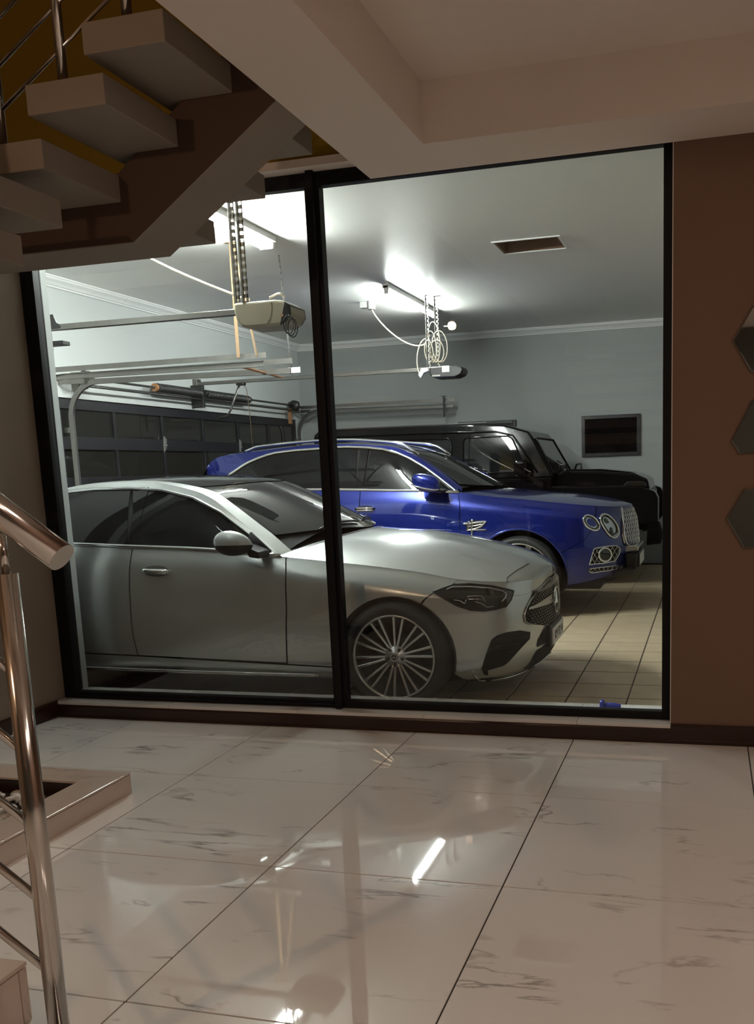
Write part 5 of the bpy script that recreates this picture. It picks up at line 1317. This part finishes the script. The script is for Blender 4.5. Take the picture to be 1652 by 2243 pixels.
    wheel_at(w0, E_, 0, WZ, .855, -1, True); wheel_at(w0, E_, 0, WZ, .855, 1); wheel_at(w0, E_, WB, WZ, .855, -1); wheel_at(w0, E_, WB, WZ, .855, 1)
    for sg in B2: arch_liner(E_, 0, WZ, AR+.006, .97, .56, sg); arch_liner(E_, WB, WZ, AR+.006, .97, .56, sg)
    patch('tail_light', 'red_lamp', E_, [(low, [(X(-3.45), 5.4), (X(-3.30), 5.2), (X(-3.32), 4.4), (.45, 4.3), (.45, 5.3)], .05, .2, B2)], .0, .004)
blue_car()

# ------------------------------------------------------------------ black off-roader
def black_car():
    ORG = (-2.90, 12.13, ZF); HW = .88
    E_ = empty('offroad_car', ORG); tag(E_, 'boxy black off-roader parked along the back garage wall', 'car')
    def taper(mb, f):
        mb.v = [(x, y*f(z), z) for x, y, z in mb.v]; return mb
    tw = lambda z: 1.0 if z < 1.16 else 1.0-.13*(z-1.16)/.84
    P = lambda X_: X_+2.90
    # body tub, fenders, hood
    taper(MB().prism([(P(-5.02), .46), (P(-5.02), 1.30), (P(-1.86), 1.30), (P(-1.86), .46)], 'y', -HW+.03, HW-.03), tw).build('body', 'black_paint', E_, .02)
    MB().prism([(P(-1.86), 1.16), (P(-1.86), 1.335), (P(-1.72), 1.365), (P(-1.30), 1.352), (P(-.86), 1.305), (P(-.72), 1.24), (P(-.69), 1.12), (P(-.69), .62), (P(-1.86), .62)], 'y', -.60, .60).build('hood', 'black_paint', E_, .03, 3)
    MB().prism([(P(-1.75), 1.362), (P(-1.35), 1.355), (P(-.95), 1.318), (P(-.9), 1.325), (P(-1.3), 1.375), (P(-1.7), 1.383)], 'y', -.38, .38).build('hood_bulge', 'black_paint', E_, .008)
    WX = P(-1.30)
    for s_ in (-1, 1):
        y0, y1 = sorted((s_*.60, s_*HW))
        MB().prism([(P(-1.86), 1.19), (P(-.80), 1.165), (P(-.62), 1.10), (P(-.58), 1.02), (P(-.58), .72)]+[(WX+.46*math.cos(a), .42+.46*math.sin(a)) for a in [math.radians(t) for t in range(40, 181, 14)]]+[(P(-1.86), .5)], 'y', y0, y1).build('front_fender', 'black_paint', E_, .02, 3)
        y0, y1 = sorted((s_*(HW-.04), s_*(HW+.04)))
        for wx in (WX, P(-4.12)):
            a0 = [math.radians(t) for t in range(10, 171, 10)]
            MB().prism([(wx+.50*math.cos(a), .42+.50*math.sin(a)) for a in a0]+[(wx+.43*math.cos(a), .42+.43*math.sin(a)) for a in a0[::-1]], 'y', y0, y1).build('arch_flare', 'black_plastic', E_, .006)
        ind = MB().prism([(P(-1.0), 1.165), (P(-.72), 1.155), (P(-.74), 1.205), (P(-.80), 1.22), (P(-.96), 1.215)], 'y', *sorted((s_*.66, s_*.80))).build('indicator', 'amber', E_, .01)
    # cabin
    cab = [(P(-5.02), 1.29), (P(-5.0), 1.93), (P(-4.92), 1.99), (P(-3.0), 1.985), (P(-2.45), 1.955), (P(-2.15), 1.865), (P(-2.10), 1.80), (P(-1.845), 1.32), (P(-1.845), 1.29)]
    taper(MB().prism(cab, 'y', -HW+.03, HW-.03), tw).build('cabin', 'black_paint', E_, .03, 3)
    # windscreen, side windows with rounded rubber frames
    n_ = lambda t: (P(-2.085)+t*(.225), 1.775-t*.425)
    ws = MB(); a, b = n_(0), n_(1); o_ = .012
    wv = []
    for (x, z), hwid in ((a, .66), (b, .76)):
        for s_ in (-1, 1): wv.append((x+o_, s_*hwid, z+o_*.5))
    ws.add(wv, [(0, 1, 3, 2)]); ws.build('windscreen', 'screen_glass', E_)
    MB().tube([wv[0], wv[1], wv[3], wv[2]], .014, 6, True).build('windscreen_seal', 'gap', E_)
    def rounded(x0, x1, z0, z1, r, slant=0.0):
        pts = []
        for cx, cz, a0 in ((x1-r, z1-r, 0), (x0+r, z1-r, 90), (x0+r, z0+r, 180), (x1-r, z0+r, 270)):
            for k in range(5):
                a = math.radians(a0+90*k/4); x, z = cx+r*math.cos(a), cz+r*math.sin(a)
                if a0 in (0, 270): x += slant*(1-(z-z0)/(z1-z0))
                pts.append((x, z))
        return pts
    for s_ in (-1, 1):
        sy = lambda z, o: s_*((HW-.03)*tw(z)+o)
        for (x0, x1, sl_) in ((P(-2.975), P(-2.36), .19), (P(-3.86), P(-3.13), 0), (P(-4.85), P(-4.05), 0)):
            out = rounded(x0, x1, 1.375, 1.815, .06, sl_)
            MB().add([(x, sy(z, .004), z) for x, z in out], [tuple(range(len(out)))]).build('side_window', 'car_glass', E_)
            MB().tube([Vector((x, sy(z, .006), z)) for x, z in out], .011, 8, True).build('window_seal', 'black_paint', E_)
        # rain gutter along the roof and down the pillar
        MB().tube([Vector((x, sy(z, .012), z)) for x, z in ((P(-4.98), 1.895), (P(-3.5), 1.895), (P(-2.55), 1.875), (P(-2.34), 1.82), (P(-2.2), 1.62), (P(-2.03), 1.36))], .012, 8).build('rain_gutter', 'black_paint', E_)
        # doors, handles, strips
        for x0, x1 in ((P(-3.05), P(-1.95)), (P(-3.98), P(-3.07))):
            MB().box(x0, x1, *sorted((s_*(HW-.032), s_*(HW-.015))), .56, 1.27).build('door', 'black_paint', E_, .01)
            MB().cyl((x0+.10, s_*(HW+.02), 1.17), (x0+.28, s_*(HW+.02), 1.17), .014, 10).build('door_handle', 'chrome', E_)
        MB().box(P(-4.9), P(-1.9), *sorted((s_*(HW-.015), s_*(HW+.012))), .90, .98).build('rub_strip', 'black_plastic', E_, .006)
        MB().cyl((P(-3.3), s_*(HW+.06), .40), (P(-2.0), s_*(HW+.06), .40), .045, 14).build('side_step', 'galv_dark', E_)
        # mirror
        mm = MB().box(P(-2.28), P(-2.12), *sorted((s_*.90, s_*1.09)), 1.33, 1.52).build('mirror_cap', 'black_paint', E_, .045, 4)
        MB().box(P(-2.2), P(-2.12), *sorted((s_*.82, s_*.95)), 1.32, 1.36).build('mirror_arm', 'black_plastic', mm, .006)
        # round headlamp and bumper end
        MB().lathe([(0, .012), (.10, .012), (.115, .0), (.118, -.03)], 'x', (P(-.69)+.015, s_*.50, .98), 30).build('headlight', 'lamp_clear', E_)
        # fender top grab mirrors near the cowl
        MB().tube([(P(-1.80), s_*.70, 1.33), (P(-1.76), s_*.72, 1.44), (P(-1.70), s_*.70, 1.45), (P(-1.68), s_*.66, 1.34)], .014, 8).build('washer_bracket', 'black_plastic', E_)
    MB().box(P(-4.9), P(-2.7), -.63, -.60, 1.985, 2.005).build('roof_strip', 'black_plastic', E_, .004)
    MB().box(P(-4.9), P(-2.7), .60, .63, 1.985, 2.005).build('roof_strip', 'black_plastic', E_, .004)
    gr = MB().box(P(-.69), P(-.67), -.38, .38, .84, 1.12).build('grille', 'black_plastic', E_, .006)
    for k in range(3): MB().box(P(-.672), P(-.662), -.36, .36, .87+.085*k, .90+.085*k).build('grille_bar', 'black_paint', gr, .003)
    em = MB(); star_emblem(em, (P(-.66), 0, .98), .10, 'x', .01); em.build('star_emblem', 'chrome', gr)
    MB().prism([(P(-.72), .45), (P(-.54), .47), (P(-.52), .60), (P(-.56), .74), (P(-.70), .76)], 'y', -.84, .84).build('front_bumper', 'black_paint', E_, .02)
    MB().box(P(-5.12), P(-5.0), -.86, .86, .46, .62).build('rear_bumper', 'black_plastic', E_, .015)
    MB().lathe([(0, -.14), (.28, -.14), (.35, -.12), (.36, -.02), (.34, 0)], 'x', (P(-5.02), .1, 1.02), 36).build('spare_wheel_cover', 'black_paint', E_)
    MB().box(P(-4.9), P(-.9), -.5, .5, .36, .48).build('chassis', 'gap', E_, .01)
    w0 = make_wheel(E_, .40, .275, .27, 10, 1)
    for k, (wx, s_) in enumerate(((WX, -1), (WX, 1), (P(-4.12), -1), (P(-4.12), 1))): wheel_at(w0, E_, wx, .40, .76, s_, k == 0)
    # wipers on the flat screen
    for yy in (-.30, .30): MB().tube([(P(-1.845)+.03, yy, 1.355), (P(-1.90)+.03, yy-.22, 1.46), (P(-1.93)+.03, yy-.42, 1.50)], .007, 6).build('wiper', 'black_plastic', E_)
black_car()
